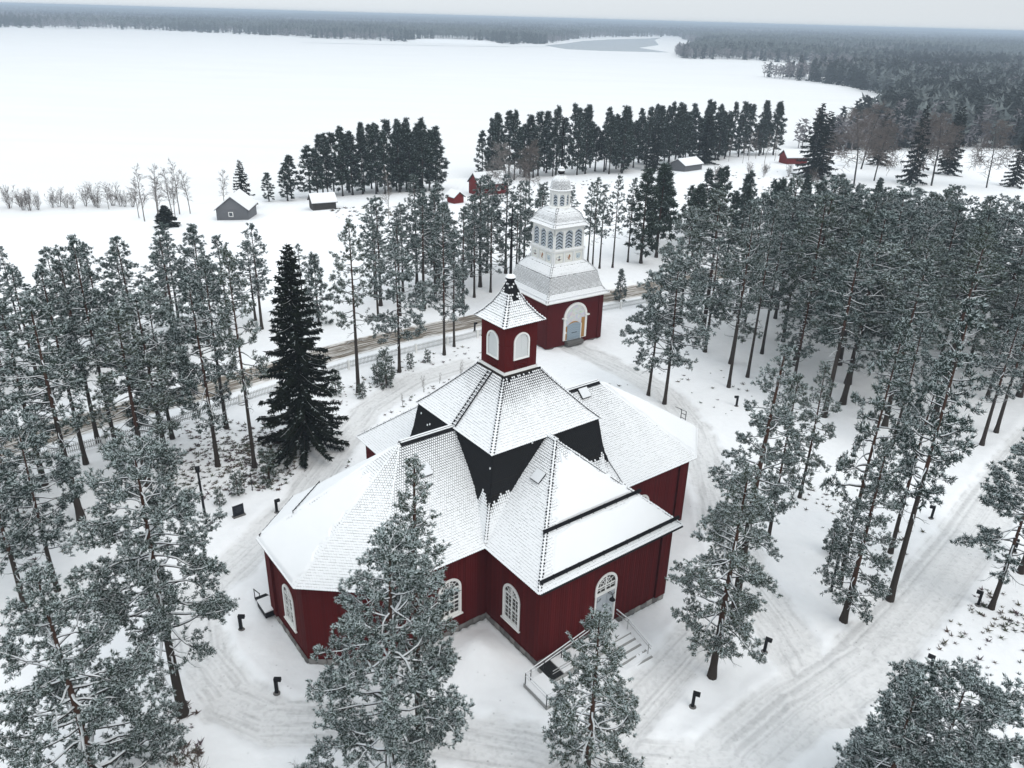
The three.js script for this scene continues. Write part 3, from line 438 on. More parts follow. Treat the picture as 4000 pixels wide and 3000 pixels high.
    mesh('white_skirting', new THREE.BoxGeometry(2 * c + 0.16, 0.24, 0.1).translate(c, 16.58, 0.04), WHITE, wall);
  });
  mesh('skirt', ringDeck([[1.82, 16.22], [1.56, 16.48], [1.4, 16.5]], 4, 0), TARWARM, cup);
  const sp = mesh('spire', merged([lathe([[0.26, 22.6], [0.16, 22.8], [0.13, 22.95], [0.22, 22.98], [0.36, 23.12], [0.38, 23.22], [0.3, 23.36], [0.12, 23.46], [0.1, 23.6], [0.09, 25.85], [0.05, 25.95], [0.13, 25.99], [0.05, 26.06], [0.045, 28.2], [0, 28.25]], 12)]), BLACK, cup);
  const cr = new Build().bar(V(-0.56, 26.5, 0.38), V(0.56, 26.56, -0.38), 0.05).bar(V(-0.08, 27.45, 0.05), V(-0.42, 27.5, 0.3), 0.03, 0.22); mesh('cross_arm', merged([cr.geo(), new THREE.SphereGeometry(0.09, 10, 8).translate(-0.58, 26.5, 0.39), new THREE.SphereGeometry(0.09, 10, 8).translate(0.58, 26.56, -0.39), new THREE.SphereGeometry(0.1, 10, 8).translate(0, 27.2, 0)]), BLACK, cup);
  mesh('ball_snow', lathe([[0.38, 23.24], [0.34, 23.36], [0.2, 23.48], [0.08, 23.52]], 12), SNOW, cup);
  // south door with fanlight, in wall 0
  const S = church.children[0], dc = 6.02, door = mesh('door', merged([ringBand(dc, 0.87, 1.03, 3.62, 4.06, 0.07, 0.0, true), new THREE.BoxGeometry(0.12, 2.95, 0.1).translate(dc - 0.95, 1.98, 0.03), new THREE.BoxGeometry(0.12, 2.95, 0.1).translate(dc + 0.95, 1.98, 0.03), new THREE.BoxGeometry(1.78, 0.1, 0.1).translate(dc, 3.42, 0.0)]), WHITE, S);
  const fb = fanlight(door, dc, 4.1, 0.83, -0.03, 6); fb.box(dc, 4.05, -0.02, 1.7, 0.08, 0.07).box(dc, 4.2, -0.02, 0.1, 1.2, 0.07).box(dc - 0.45, 3.84, -0.03, 0.04, 0.4, 0.04).box(dc + 0.45, 3.84, -0.03, 0.04, 0.4, 0.04).box(dc, 3.84, -0.03, 1.7, 0.04, 0.04); mesh('glazing_bars', fb.geo(), WHITE, door);
  for (const x of [-0.63, -0.23, 0.23, 0.63]) mesh('pane', new THREE.PlaneGeometry(0.36, 0.36), GLASS, door).position.set(dc + x, 3.84, -0.06);
  for (const s of [-1, 1]) { const leaf = mesh('door_leaf', new THREE.BoxGeometry(0.87, 2.85, 0.06), GREYDOOR, door); leaf.position.set(dc + s * 0.44, 1.95, -0.03); for (const [y, h] of [[0.75, 0.95], [-0.25, 0.8], [-1.05, 0.55]]) { const g2 = ringRect(0.6, h, 0.05, 0.035).translate(dc + s * 0.44, 1.95 + y, 0.0); mesh('door_panel', g2, GREYDOOR, door); } }
  mesh('door_handle', new THREE.BoxGeometry(0.04, 0.25, 0.06).translate(dc + 0.08, 1.75, 0.03), IRON, door);
  for (const s of [-1, 1]) mesh('hook_chain', new THREE.TorusGeometry(0.25, 0.02, 5, 12, Math.PI * 0.8).rotateZ(Math.PI * 1.1).translate(dc + s * 0.7, 3.2, 0.06), IRON, door);
  const lamp = mesh('wall_lamp', merged([new THREE.TorusGeometry(0.2, 0.022, 6, 14, Math.PI).rotateY(Math.PI / 2).translate(dc + 0.2, 3.35, 0.32), new THREE.CylinderGeometry(0.02, 0.02, 0.3).rotateX(Math.PI / 2).translate(dc + 0.2, 3.35, 0.06), lathe([[0.05, 3.32], [0.07, 3.2], [0.2, 3.08], [0.22, 3.0], [0.19, 3.0]], 14).translate(dc + 0.2, 0, 0.52)]), BLACK, S);
  mesh('floor', new THREE.ExtrudeGeometry(new THREE.Shape(plan.map(([x, z]) => new THREE.Vector2(x * 0.98, -z * 0.98))), { depth: 0.1, bevelEnabled: false }).rotateX(-Math.PI / 2).translate(0, 0.42, 0), std(0.12, 0.09, 0.07, 0.8), church);
}
// ---------------------------------------------------------------- the bell tower
const tower = thing('bell_tower', 'free-standing bell tower with red base, white belfry of chevron louvres and domed lantern', 'bell tower', TW.x, 0, TW.z, TW.th);
{
  const rnd = rng(21), a = 4.6, sh = new Shingling(0.20, 0.17, rng(9)), W4 = [[[-1, 1], [1, 1]], [[1, 1], [1, -1]], [[1, -1], [-1, -1]], [[-1, -1], [-1, 1]]], OCHRE = std(0.36, 0.19, 0.055, 0.8), BLUEGREY = std(0.26, 0.33, 0.39, 0.75), SLATE = matte(0.02, 0.026, 0.032, 0.8), LOUVRE = std(0.42, 0.47, 0.52, 0.7), CREAM = std(0.72, 0.73, 0.73, 0.7);
  // red timber base
  W4.forEach(([p, q], i) => {
    const wall = clad(tower, 'wall', p[0] * a, p[1] * a, q[0] * a, q[1] * a, 0.12, 6.85, [], rnd, { single: false, w: 0.23 });
    mesh('corner_casing', merged([0.35, 8.85].map((x) => new THREE.BoxGeometry(0.7, 6.5, 0.14).translate(x, 3.4, 0.07))), RED[1], wall);
    mesh('cornice_board', new THREE.BoxGeometry(9.3, 0.18, 0.3).translate(4.6, 6.55, 0.14), RED[2], wall);
  });
  mesh('footing', new THREE.BoxGeometry(9.1, 0.7, 9.1).translate(0, -0.1, 0), STONE[0], tower);
  // portal on the south side: white arch with a painted tympanum, ochre surround, blue-grey doors
  const S = tower.children[0], dc = 4.62;
  const painted = (w, h, draw) => { const c = document.createElement('canvas'); c.width = w; c.height = h; draw(c.getContext('2d')); const t = new THREE.CanvasTexture(c); t.colorSpace = THREE.SRGBColorSpace; return t; };
  const portal = mesh('portal', ringBand(dc, 1.62, 1.92, 0.8, 3.98, 0.16, 0.02, false), WHITE, S);
  { const s = new THREE.Shape(archPath(dc, 1.64, 2.55, 3.98).map((p) => new THREE.Vector2(...p))), g = new THREE.ExtrudeGeometry(s, { depth: 0.05, bevelEnabled: false }).translate(0, 0, 0.03), r = rng(77), uv = g.attributes.uv; for (let i = 0; i < uv.count; i++) uv.setXY(i, (uv.getX(i) - dc) / 3.3 + 0.5, (uv.getY(i) - 2.55) / 3.1);
    const map = painted(256, 256, (x) => { x.fillStyle = '#c9cccd'; x.fillRect(0, 0, 256, 256); for (let i = 0; i < 140; i++) { x.fillStyle = `rgba(${150 + r() * 90},${155 + r() * 85},${160 + r() * 80},0.22)`; x.beginPath(); x.ellipse(r() * 256, r() * 256, 6 + r() * 26, 4 + r() * 9, r() * 3, 0, 7); x.fill(); } x.strokeStyle = 'rgba(110,112,112,0.5)'; x.lineWidth = 2; for (let i = 0; i < 9; i++) { x.beginPath(); const px = 40 + r() * 170, py = 40 + r() * 120; x.moveTo(px, py); x.quadraticCurveTo(px + 12, py - 10, px + 24, py + 2); x.stroke(); } });
    mesh('tympanum', g, new THREE.MeshStandardMaterial({ map, roughness: 0.85 }), portal); }
  mesh('impost', merged([-1, 1].map((s) => new THREE.BoxGeometry(0.55, 0.16, 0.42).translate(dc + s * 1.9, 3.98, 0.2))), WHITE, portal);
  mesh('surround', merged([new THREE.BoxGeometry(0.62, 2.0, 0.09).translate(dc - 1.45, 1.75, 0.07), new THREE.BoxGeometry(0.72, 2.9, 0.09).translate(dc + 1.42, 2.2, 0.07), ringBand(dc - 0.2, 1.12, 1.3, 2.4, 2.0, 0.08, 0.06, false)]), OCHRE, portal);
  { const s = new THREE.Shape(); s.moveTo(dc - 1.32, 0.72); s.lineTo(dc + 0.94, 0.72); s.lineTo(dc + 0.94, 2.85); s.quadraticCurveTo(dc - 0.19, 3.45, dc - 1.32, 2.85); const d = mesh('door', new THREE.ExtrudeGeometry(s, { depth: 0.06, bevelEnabled: false }).translate(0, 0, 0.12), BLUEGREY, portal), b = new Build();
    for (const k of [-1, 1]) for (let i = 0; i < 9; i++) { const y = 0.85 + i * 0.27; b.bar(V(dc - 0.19, y + (y > 2.7 ? 0.05 : 0.16), 0.19), V(dc - 0.19 + k * 1.08, y - 0.2 > 0.76 ? y - 0.2 : 0.76, 0.19), 0.02, 0.05); } mesh('door_boards', b.geo(), std(0.33, 0.40, 0.46, 0.75), d); mesh('door_bar', new THREE.BoxGeometry(0.9, 0.05, 0.05).translate(dc - 0.15, 1.75, 0.21), BLACK, d); mesh('door_edge', new THREE.BoxGeometry(0.12, 2.2, 0.1).translate(dc + 0.98, 1.8, 0.15), WHITE, d); }
  mesh('notice', new THREE.BoxGeometry(0.28, 0.36, 0.03).translate(dc - 1.55, 1.9, 0.13), std(0.75, 0.7, 0.66, 0.8), portal);
  mesh('door_sill', new THREE.BoxGeometry(2.6, 0.5, 0.9).translate(dc - 0.2, 0.42, 0.35), STONE[2], portal);
  // lower roof, swept and broken
  const low = [[5.2, 6.66], [4.85, 6.92], [4.5, 7.4], [4.25, 8.0], [4.08, 8.7], [3.92, 9.35], [3.62, 9.85], [3.15, 10.4], [2.55, 10.86]];
  const roof = mesh('lower_roof', ringDeck(low, 4, 0), TAR, tower);
  const slopeSnow = (p, f, vy) => clamp(1.05 - 1.0 * smooth(0.80, 1.0, vy) + (fbm(p.x * 1.2, p.z * 1.2 + p.y, 2) - 0.5) * 0.3, 0.3, 1);
  sh.ring(low, 4, 0, slopeSnow);
  mesh('eave_board', ringDeck([[5.12, 6.5], [5.24, 6.52], [5.26, 6.68], [5.0, 6.78]], 4, 0), WHITE, roof);
  { const b = new Build(); for (let k = 0; k < 4; k++) { const an = k * Math.PI / 2, o = V(Math.sin(an), 0, Math.cos(an)), u = V(Math.cos(an), 0, -Math.sin(an)), P = (x) => o.clone().multiplyScalar(4.98).addScaledVector(u, x).add(V(0, 6.98, 0)); b.bar(P(-4.9), P(4.9), 0.12, 0.1); } mesh('eave_snow', b.geo(), SNOW, roof); }
  // painted frieze
  const m = 2.5, FY0 = 10.78, FY1 = 12.45;
  mesh('frieze', new THREE.BoxGeometry(2 * m, FY1 - FY0, 2 * m).translate(0, (FY0 + FY1) / 2, 0), CREAM, tower);
  const emblem = (kind) => painted(128, 160, (x) => {
    x.fillStyle = '#dcdcd6'; x.fillRect(0, 0, 128, 160); x.strokeStyle = '#b9b9b2'; x.lineWidth = 4; x.strokeRect(8, 8, 112, 144);
    if (kind === 0) { x.strokeStyle = '#7e8688'; x.lineWidth = 5; for (const s of [-1, 1]) { x.beginPath(); x.arc(64 + s * 22, 78, 24, 0.4, 5.2); x.stroke(); } x.fillStyle = '#8d9496'; x.beginPath(); x.ellipse(64, 60, 14, 24, 0, 0, 7); x.fill(); x.fillStyle = '#5c3a34'; x.beginPath(); x.moveTo(40, 96); x.quadraticCurveTo(64, 84, 88, 96); x.lineTo(80, 110); x.lineTo(48, 110); x.fill(); x.fillStyle = '#7e8688'; x.fillRect(46, 112, 36, 7); }
    if (kind === 1) { x.fillStyle = '#8a5426'; x.beginPath(); x.moveTo(48, 124); x.lineTo(58, 92); x.quadraticCurveTo(50, 76, 62, 62); x.quadraticCurveTo(58, 46, 72, 36); x.quadraticCurveTo(88, 38, 82, 54); x.lineTo(98, 50); x.lineTo(84, 66); x.lineTo(100, 74); x.lineTo(80, 80); x.quadraticCurveTo(84, 96, 76, 104); x.lineTo(90, 128); x.lineTo(76, 126); x.lineTo(66, 106); x.lineTo(58, 126); x.fill(); x.strokeStyle = '#8a5426'; x.lineWidth = 5; x.beginPath(); x.moveTo(58, 94); x.quadraticCurveTo(30, 92, 38, 66); x.quadraticCurveTo(40, 54, 32, 48); x.stroke(); }
    if (kind === 2) { x.fillStyle = '#c3ccd0'; x.strokeStyle = '#7d888d'; x.lineWidth = 5; x.beginPath(); x.moveTo(30, 38); x.lineTo(98, 38); x.lineTo(98, 84); x.quadraticCurveTo(96, 116, 64, 128); x.quadraticCurveTo(32, 116, 30, 84); x.closePath(); x.fill(); x.stroke(); x.fillStyle = '#6f8796'; x.beginPath(); x.ellipse(64, 80, 17, 25, 0.5, 0, 7); x.fill(); x.fillStyle = '#dfe3e3'; x.beginPath(); x.ellipse(66, 76, 6, 17, 0.5, 0, 7); x.fill(); }
  });
  const EMB = [0, 1, 2].map((k) => new THREE.MeshStandardMaterial({ map: emblem(k), roughness: 0.85 })), pg = new THREE.BoxGeometry(1.28, 1.3, 0.04);
  const belfry = new THREE.Group(); belfry.name = 'belfry'; tower.add(belfry);
  for (let k = 0; k < 4; k++) {
    const side = new THREE.Group(); side.name = 'belfry_side'; side.rotation.y = k * Math.PI / 2; belfry.add(side);
    const put = (name, g, mat) => mesh(name, g, mat, side);
    for (let i = 0; i < 3; i++) { const e = put('emblem_panel', pg, EMB[i]); e.position.set((i - 1) * 1.56, 11.55, m + 0.02); }
    put('pilasters', merged([-2.36, -0.78, 0.78, 2.36].map((x) => new THREE.BoxGeometry(0.22, 1.5, 0.12).translate(x, 11.6, m + 0.05))), CREAM);
    put('cornice', merged([new THREE.BoxGeometry(2 * m + 0.24, 0.14, 0.3).translate(0, 12.52, m), new THREE.BoxGeometry(2 * m + 0.12, 0.1, 0.22).translate(0, 12.38, m), new THREE.BoxGeometry(2 * m + 0.16, 0.16, 0.2).translate(0, 10.86, m)]), WHITE);
    put('cornice_snow', new THREE.BoxGeometry(2 * m + 0.2, 0.05, 0.26).translate(0, 12.61, m), SNOW);
    // arcade of three louvred openings
    const s = new THREE.Shape([[-2.42, 12.6], [2.42, 12.6], [2.42, 15.62], [-2.42, 15.62]].map((p) => new THREE.Vector2(...p)));
    for (const c of [-1.55, 0, 1.55]) s.holes.push(new THREE.Path(archPath(c, 0.6, 12.72, 14.5).map((p) => new THREE.Vector2(...p))));
    put('arcade', new THREE.ExtrudeGeometry(s, { depth: 0.16, bevelEnabled: false }).translate(0, 0, 2.42 - 0.16), WHITE);
    put('columns', merged([-2.33, -0.775, 0.775, 2.33].flatMap((x) => [lathe([[0.15, 12.65], [0.15, 12.85], [0.10, 12.95], [0.09, 14.3], [0.16, 14.45], [0.17, 14.55]], 10).translate(x, 0, 2.44)])), WHITE);
    put('arch_mouldings', merged([-1.55, 0, 1.55].map((c) => new THREE.TorusGeometry(0.68, 0.06, 5, 16, Math.PI).translate(c, 14.5, 2.44))), WHITE);
    put('top_cornice', merged([new THREE.BoxGeometry(5.1, 0.14, 0.3).translate(0, 15.5, 2.44), new THREE.BoxGeometry(5.3, 0.08, 0.4).translate(0, 15.6, 2.48)]), WHITE);
    for (const c of [-1.55, 0, 1.55]) { put('louvre_backing', new THREE.BoxGeometry(1.24, 2.45, 0.04).translate(c, 13.9, 2.26), SLATE);
      for (let i = 0; i < 6; i++) for (const d of [-1, 1]) { const y = 12.66 + i * 0.42, b = new Build().bar(V(c, y + 0.34, 2.32), V(c + d * 0.6, y - 0.06, 2.32), 0.21, 0.04, V(0, 0, 1)); mesh('slat', b.geo(), LOUVRE, side); } }
  }
  mesh('belfry_core', new THREE.BoxGeometry(4.4, 3.0, 4.4).translate(0, 14.1, 0), SLATE, belfry);
  const up = [[2.86, 15.62], [2.6, 15.85], [2.38, 16.2], [2.2, 16.6], [1.98, 17.0], [1.68, 17.35], [1.25, 17.68]];
  const roof2 = mesh('upper_roof', ringDeck(up, 4, 0), TAR, tower); sh.ring(up, 4, 0, slopeSnow);
  mesh('eave_board', ringDeck([[2.8, 15.62], [2.9, 15.58], [2.9, 15.66], [2.7, 15.72]], 4, 0), WHITE, roof2);
  // octagonal lantern
  const oct = new THREE.Group(); oct.name = 'lantern'; tower.add(oct); const O = Math.PI / 8;
  mesh('lantern_base', ringDeck([[1.4, 17.5], [1.42, 17.74], [1.3, 17.8], [1.2, 17.82]], 8, O), WHITE, oct);
  mesh('lantern_core', ringDeck([[1.0, 17.8], [1.0, 19.7]], 8, O), SLATE, oct);
  for (let k = 0; k < 8; k++) {
    const side = new THREE.Group(); side.name = 'lantern_side'; side.rotation.y = O + k * Math.PI / 4; oct.add(side); const hw = 1.16 * Math.tan(O), s = new THREE.Shape([[-hw, 17.8], [hw, 17.8], [hw, 19.75], [-hw, 19.75]].map((p) => new THREE.Vector2(...p))); s.holes.push(new THREE.Path(archPath(0, 0.3, 17.98, 19.1).map((p) => new THREE.Vector2(...p))));
    mesh('lantern_arch', new THREE.ExtrudeGeometry(s, { depth: 0.1, bevelEnabled: false }).translate(0, 0, 1.08), WHITE, side); mesh('post', new THREE.BoxGeometry(0.14, 1.9, 0.14).translate(hw, 18.75, 1.16), WHITE, side);
    for (let i = 0; i < 4; i++) for (const d of [-1, 1]) mesh('slat', new Build().bar(V(0, 18.22 + i * 0.36, 1.06), V(d * 0.3, 17.98 + i * 0.36, 1.06), 0.17, 0.03, V(0, 0, 1)).geo(), LOUVRE, side);
  }
  mesh('lantern_cornice', ringDeck([[1.2, 19.68], [1.36, 19.76], [1.52, 19.86], [1.5, 19.94]], 8, O), WHITE, oct);
  const dome = [[1.52, 19.93], [1.3, 20.05], [1.2, 20.3], [1.16, 20.65], [1.06, 21.0], [0.86, 21.35], [0.55, 21.62], [0.2, 21.78]];
  const d2 = mesh('dome', ringDeck(dome, 8, O), TAR, tower); sh.ring(dome, 8, O, slopeSnow);
  mesh('spire', lathe([[0.22, 21.7], [0.2, 21.84], [0.3, 21.88], [0.45, 22.1], [0.47, 22.3], [0.36, 22.62], [0.14, 22.78], [0.09, 22.9], [0.075, 26.8], [0.13, 26.9], [0.05, 27.0], [0.04, 28.6], [0, 28.75]], 12), BLACK, tower);
  mesh('ball_snow', lathe([[0.48, 22.3], [0.42, 22.52], [0.28, 22.72], [0.1, 22.84]], 12), SNOW, tower);
  mesh('vane', merged([new Build().bar(V(-0.6, 27.66, 0.25), V(0.6, 27.72, -0.25), 0.05).bar(V(0, 28.2, 0), V(0.4, 28.2, -0.2), 0.03, 0.2).geo(), ...[-1, 1].map((s) => new THREE.SphereGeometry(0.1, 8, 6).translate(s * 0.62, 27.69 + s * 0.03, -s * 0.26))]), BLACK, tower);
  const all = sh.dark, sg = shingleGeo(0.20, 0.33, 0.025);
  instanced('shingles', sg, TAR, all, roof); instanced('snow_on_shingles', padGeo(0.20, 0.17, 0.026), SNOW, sh.snow, roof);
}
// ---------------------------------------------------------------- entrance steps and ramp, fence, lamps, signs
const inChurch = (x, z) => { const k = Math.cos(CH.th), s = Math.sin(CH.th); return [CH.x + x * k + z * s, CH.z - x * s + z * k]; };
const atChurch = (name, label, category, x, z, group) => { const [X, Z] = inChurch(x, z); return thing(name, label, category, X, 0, Z, CH.th, group); };
{
  const CONC = std(0.30, 0.30, 0.29, 0.9), PIPE = std(0.42, 0.43, 0.43, 0.5, { metalness: 0.4 });
  const st = atChurch('entrance_steps', 'snowy stone steps and landing before the south door of the church', 'steps', 0, 0);
  const landing = mesh('landing', new THREE.BoxGeometry(2.6, 0.6, 1.7).translate(-0.3, 0.2, 13.05), CONC, st); mesh('landing_snow', new THREE.BoxGeometry(2.5, 0.07, 1.6).translate(-0.3, 0.535, 13.05), SNOW, st);
  for (let i = 0; i < 4; i++) { mesh('step', new THREE.BoxGeometry(2.5, 0.6, 0.56).translate(-0.3, 0.08 - i * 0.115, 14.16 + i * 0.56), CONC, st); mesh('step_snow', new THREE.BoxGeometry(2.4, 0.05, 0.42).translate(-0.3, 0.405 - i * 0.115, 14.10 + i * 0.56), SNOW, st); }
  const rail = (x) => { const b = new Build().bar(V(x, 1.45, 12.3), V(x, 1.45, 13.6), 0.05).bar(V(x, 1.45, 13.6), V(x - 0.2, 0.95, 16.0), 0.05).bar(V(x, 1.15, 12.3), V(x, 1.15, 13.6), 0.04).bar(V(x, 1.15, 13.6), V(x - 0.2, 0.7, 16.0), 0.04); for (const [z, y] of [[13.5, 1.45], [15.75, 1.0]]) b.bar(V(x - (z > 15 ? 0.18 : 0), 0, z), V(x - (z > 15 ? 0.18 : 0), y, z), 0.05); return b; };
  mesh('handrail', rail(1.0).geo(), PIPE, st);
  const sn = new Build().bar(V(1.0, 1.49, 12.3), V(1.0, 1.49, 13.6), 0.05, 0.04).bar(V(1.0, 1.49, 13.6), V(0.8, 0.99, 16.0), 0.05, 0.04); mesh('handrail_snow', sn.geo(), SNOW, st);
  const ramp = atChurch('access_ramp', 'concrete access ramp with steel railings along the south wall, ending in a snowy platform', 'ramp', 0, 0);
  mesh('ramp_slab', new Build().slab([V(-6.4, 0.34, 12.5), V(-6.4, 0.34, 14.0), V(-1.6, 0.5, 14.0), V(-1.6, 0.5, 12.5)], V(0, -0.4, 0)).geo(), CONC, ramp);
  mesh('ramp_snow', new Build().slab([V(-5.3, 0.43, 12.52), V(-5.3, 0.43, 13.95), V(-1.6, 0.57, 13.95), V(-1.6, 0.57, 12.52)], V(0, -0.07, 0)).geo(), SNOW, ramp);
  const mat = new Build(); for (let i = 0; i < 12; i++) mat.box(-6.35 + i * 0.085, 0.385 + i * 0.003, 13.3, 0.05, 0.03, 1.5); mesh('grating', mat.geo(), IRON, ramp);
  mesh('platform', new THREE.BoxGeometry(1.62, 0.4, 2.4).translate(-7.2, 0.1, 14.25), CONC, ramp); mesh('platform_snow', new THREE.BoxGeometry(1.56, 0.09, 2.34).translate(-7.2, 0.34, 14.25), SNOW, ramp);
  const P = [[-1.7, 12.55], [-7.98, 13.2], [-8.0, 15.45], [-6.9, 15.5]], r = new Build(), rs = new Build();
  P.forEach(([x, z], i) => { if (i) { const [a, c] = P[i - 1], ya = i === 1 ? 1.5 : 1.32; r.bar(V(a, ya, c), V(x, 1.32, z), 0.045).bar(V(a, ya - 0.3, c), V(x, 1.02, z), 0.035); rs.bar(V(a, ya + 0.035, c), V(x, 1.355, z), 0.05, 0.035).bar(V(a, ya - 0.27, c), V(x, 1.05, z), 0.045, 0.03); } });
  mesh('railing', r.geo(), PIPE, ramp); mesh('railing_snow', rs.geo(), SNOW, ramp);
  for (const [x, z] of [[-7.98, 13.2], [-8.0, 15.42], [-7.05, 15.5], [-6.3, 13.05], [-4.6, 12.85], [-3.0, 12.7], [-7.5, 13.15]]) mesh('post', new THREE.BoxGeometry(0.05, 1.25, 0.05).translate(x, 0.68, z), IRON, ramp);
  const r2 = new Build().bar(V(-6.3, 1.1, 13.95), V(-1.7, 1.25, 13.95), 0.045).bar(V(-6.3, 0.85, 13.95), V(-1.7, 0.98, 13.95), 0.035); mesh('railing', r2.geo(), PIPE, ramp);
  // iron ladder at the east end, leaning from the eave
  const L = atChurch('wall_ladder', 'iron escape ladder fixed to the east end of the church', 'ladder', 0, 0), lb = new Build(), A = [18.9, 1.9], B = [18.9, 1.35];
  for (const [x, z] of [A, B]) { lb.bar(V(x, 0.3, z), V(x, 8.0, z), 0.05).bar(V(x, 8.0, z), V(x - 0.9, 8.5, z), 0.05).bar(V(x, 8.0, z), V(x, 7.6, z), 0.05); } for (const y of [1.2, 3.4, 5.6]) lb.bar(V(18.6, y, 1.9), V(18.95, y, 1.9), 0.05).bar(V(18.6, y, 1.35), V(18.95, y, 1.35), 0.05); mesh('rails', lb.geo(), IRON, L);
  for (let y = 0.5; y < 7.9; y += 0.42) mesh('rung', new THREE.BoxGeometry(0.04, 0.04, 0.55).translate(18.9, y, 1.62), IRON, L);
  // small covered porch stair at the north-west
  const po = atChurch('porch_stair', 'dark timber stair and ledge on the far side of the west end', 'steps', 0, 0); mesh('ledge', new THREE.BoxGeometry(0.9, 0.5, 1.6).translate(-18.9, 0.5, -3.4), BLACK, po); mesh('ledge_snow', new THREE.BoxGeometry(0.92, 0.1, 1.62).translate(-18.9, 0.8, -3.4), SNOW, po);
  for (let i = 0; i < 4; i++) mesh('step', new THREE.BoxGeometry(0.9, 0.1, 0.3).translate(-18.7, 0.45 - i * 0.13, -4.4 - i * 0.3), BLACK, po); mesh('handrail', new Build().bar(V(-19.1, 1.3, -4.2), V(-19.1, 0.8, -5.6), 0.05).bar(V(-19.1, 0, -4.3), V(-19.1, 1.3, -4.3), 0.05).bar(V(-19.1, 0, -5.5), V(-19.1, 0.85, -5.5), 0.05).geo(), BLACK, po);
}
// white picket fences
const PICKET = std(0.50, 0.51, 0.51, 0.75);
function picketFence(label, L, single) {
  const f = new THREE.Group(); f.name = numbered('picket_fence'); scene.add(f); tag(f, label, 'fence', 'white picket fences round the churchyard'); const rest = [], rnd = rng(L.length * 13 + 3), pg = new THREE.BoxGeometry(0.085, 0.95, 0.03), rails = new Build(), cap = new Build();
  const c = new THREE.CatmullRomCurve3(L.map(([x, z]) => V(x, 0, z)), false, 'catmullrom', 0.2), len = c.getLength(), n = Math.floor(len / 0.19), at = (s) => { const p = c.getPointAt(clamp(s)); p.y = ground(p.x, p.z); return p; };
  const near = []; for (let i = 0; i <= n; i++) { const p = at(i / n), t = c.getTangentAt(i / n), o = new THREE.Object3D(); o.position.set(p.x, p.y + 0.62 + (rnd() - 0.5) * 0.02, p.z); o.rotation.set((rnd() - 0.5) * 0.03, Math.atan2(-t.z, t.x), (rnd() - 0.5) * 0.04); o.updateMatrix(); near.push([o.position.length(), o]); }
  near.sort((a, b) => a[0] - b[0]); near.forEach(([, o], i) => { if (i < single) { const m = mesh('picket', pg, PICKET, f); m.position.copy(o.position); m.rotation.copy(o.rotation); } else rest.push(pg.clone().applyMatrix4(o.matrix)); });
  if (rest.length) stuff(mesh('pickets', merged(rest), PICKET, f));
  const k = Math.max(1, Math.round(len / 5)); const postG = new THREE.BoxGeometry(0.26, 1.25, 0.26), capG = new THREE.CylinderGeometry(0.03, 0.22, 0.12, 4, 1).rotateY(Math.PI / 4);
  for (let i = 0; i <= k; i++) { const p = at(i / k), t = c.getTangentAt(i / k), ps = mesh('post', postG, WHITE, f); ps.position.set(p.x, p.y + 0.6, p.z); ps.rotation.y = Math.atan2(-t.z, t.x); const sn = mesh('post_snow', capG, SNOW, f); sn.position.set(p.x, p.y + 1.28, p.z); }
  const m = Math.ceil(len / 2.5); for (let i = 0; i < m; i++) { const a = at(i / m), b = at((i + 1) / m); for (const y of [0.35, 0.88]) rails.bar(a.clone().add(V(0, y, 0)), b.clone().add(V(0, y, 0)), 0.06, 0.09); }
  mesh('rail', rails.geo(), PICKET, f);
}
picketFence('white picket fence between the road and the churchyard, left of the bell tower', [[-52, -60.3], [-45, -66.0], [-37, -72.1], [-28.5, -81.2], [-20.9, -89.2], [-13.7, -94.9], [-4.7, -101.7], [-1.2, -104.6]], 290);
picketFence('white picket fence beyond the bell tower running right behind the pines', [[7, -110.4], [13.6, -113.4], [27.4, -122.0], [40.5, -129.3], [52, -136]], 0);
picketFence('short white picket fence at the far right edge behind the pines', [[72, -84], [64.1, -92.9], [57, -104], [52, -136]], 0);
// path lights
const bollard = new THREE.Group();
function pathLight(x, z, turn, label) {
  const g = thing('path_light', label, 'path light', x, ground(x, z), z, turn, 'black path lights along the churchyard paths');
  mesh('post', pathLight.post ??= new THREE.BoxGeometry(0.2, 1.15, 0.2).translate(0, 0.5, 0), BLACK, g); mesh('head', pathLight.head ??= new THREE.BoxGeometry(0.22, 0.24, 0.46).translate(0, 1.16, 0.13), BLACK, g); mesh('base', pathLight.base ??= new THREE.CylinderGeometry(0.2, 0.26, 0.08, 10).translate(0, 0.03, 0), STONE[2], g);
}
[[12.2, -37.9, 1.2, 'black angled path light near the bottom centre beside the right-hand path'], [29.2, -41.6, -2.2, 'black angled path light in the snow above the bottom right pine'], [36.1, -48.5, -2.2, 'black angled path light close to the pine at the right edge'], [-14.6, -38.0, 1.6, 'black angled path light left of the big front pine, by the curving path'], [18.2, -42.9, 1.0, 'black path light right of the entrance pine and paving'], [-18.7, -43.6, 1.6, 'black path light under the branches of the leaning left pine'], [-20.4, -58.6, 2.2, 'black path light beside the snow-covered west roof corner'], [25.9, -82.3, -1.5, 'black path light behind the east end of the church, under pines'], [38.0, -60.2, -2, 'black path light among pine trunks in the right stand'], [42.9, -55.6, -2, 'black path light at the right edge beside the upper path'], [-5.4, -103.6, 2, 'small dark path light on the verge behind the picket fence']].forEach((a) => pathLight(...a));
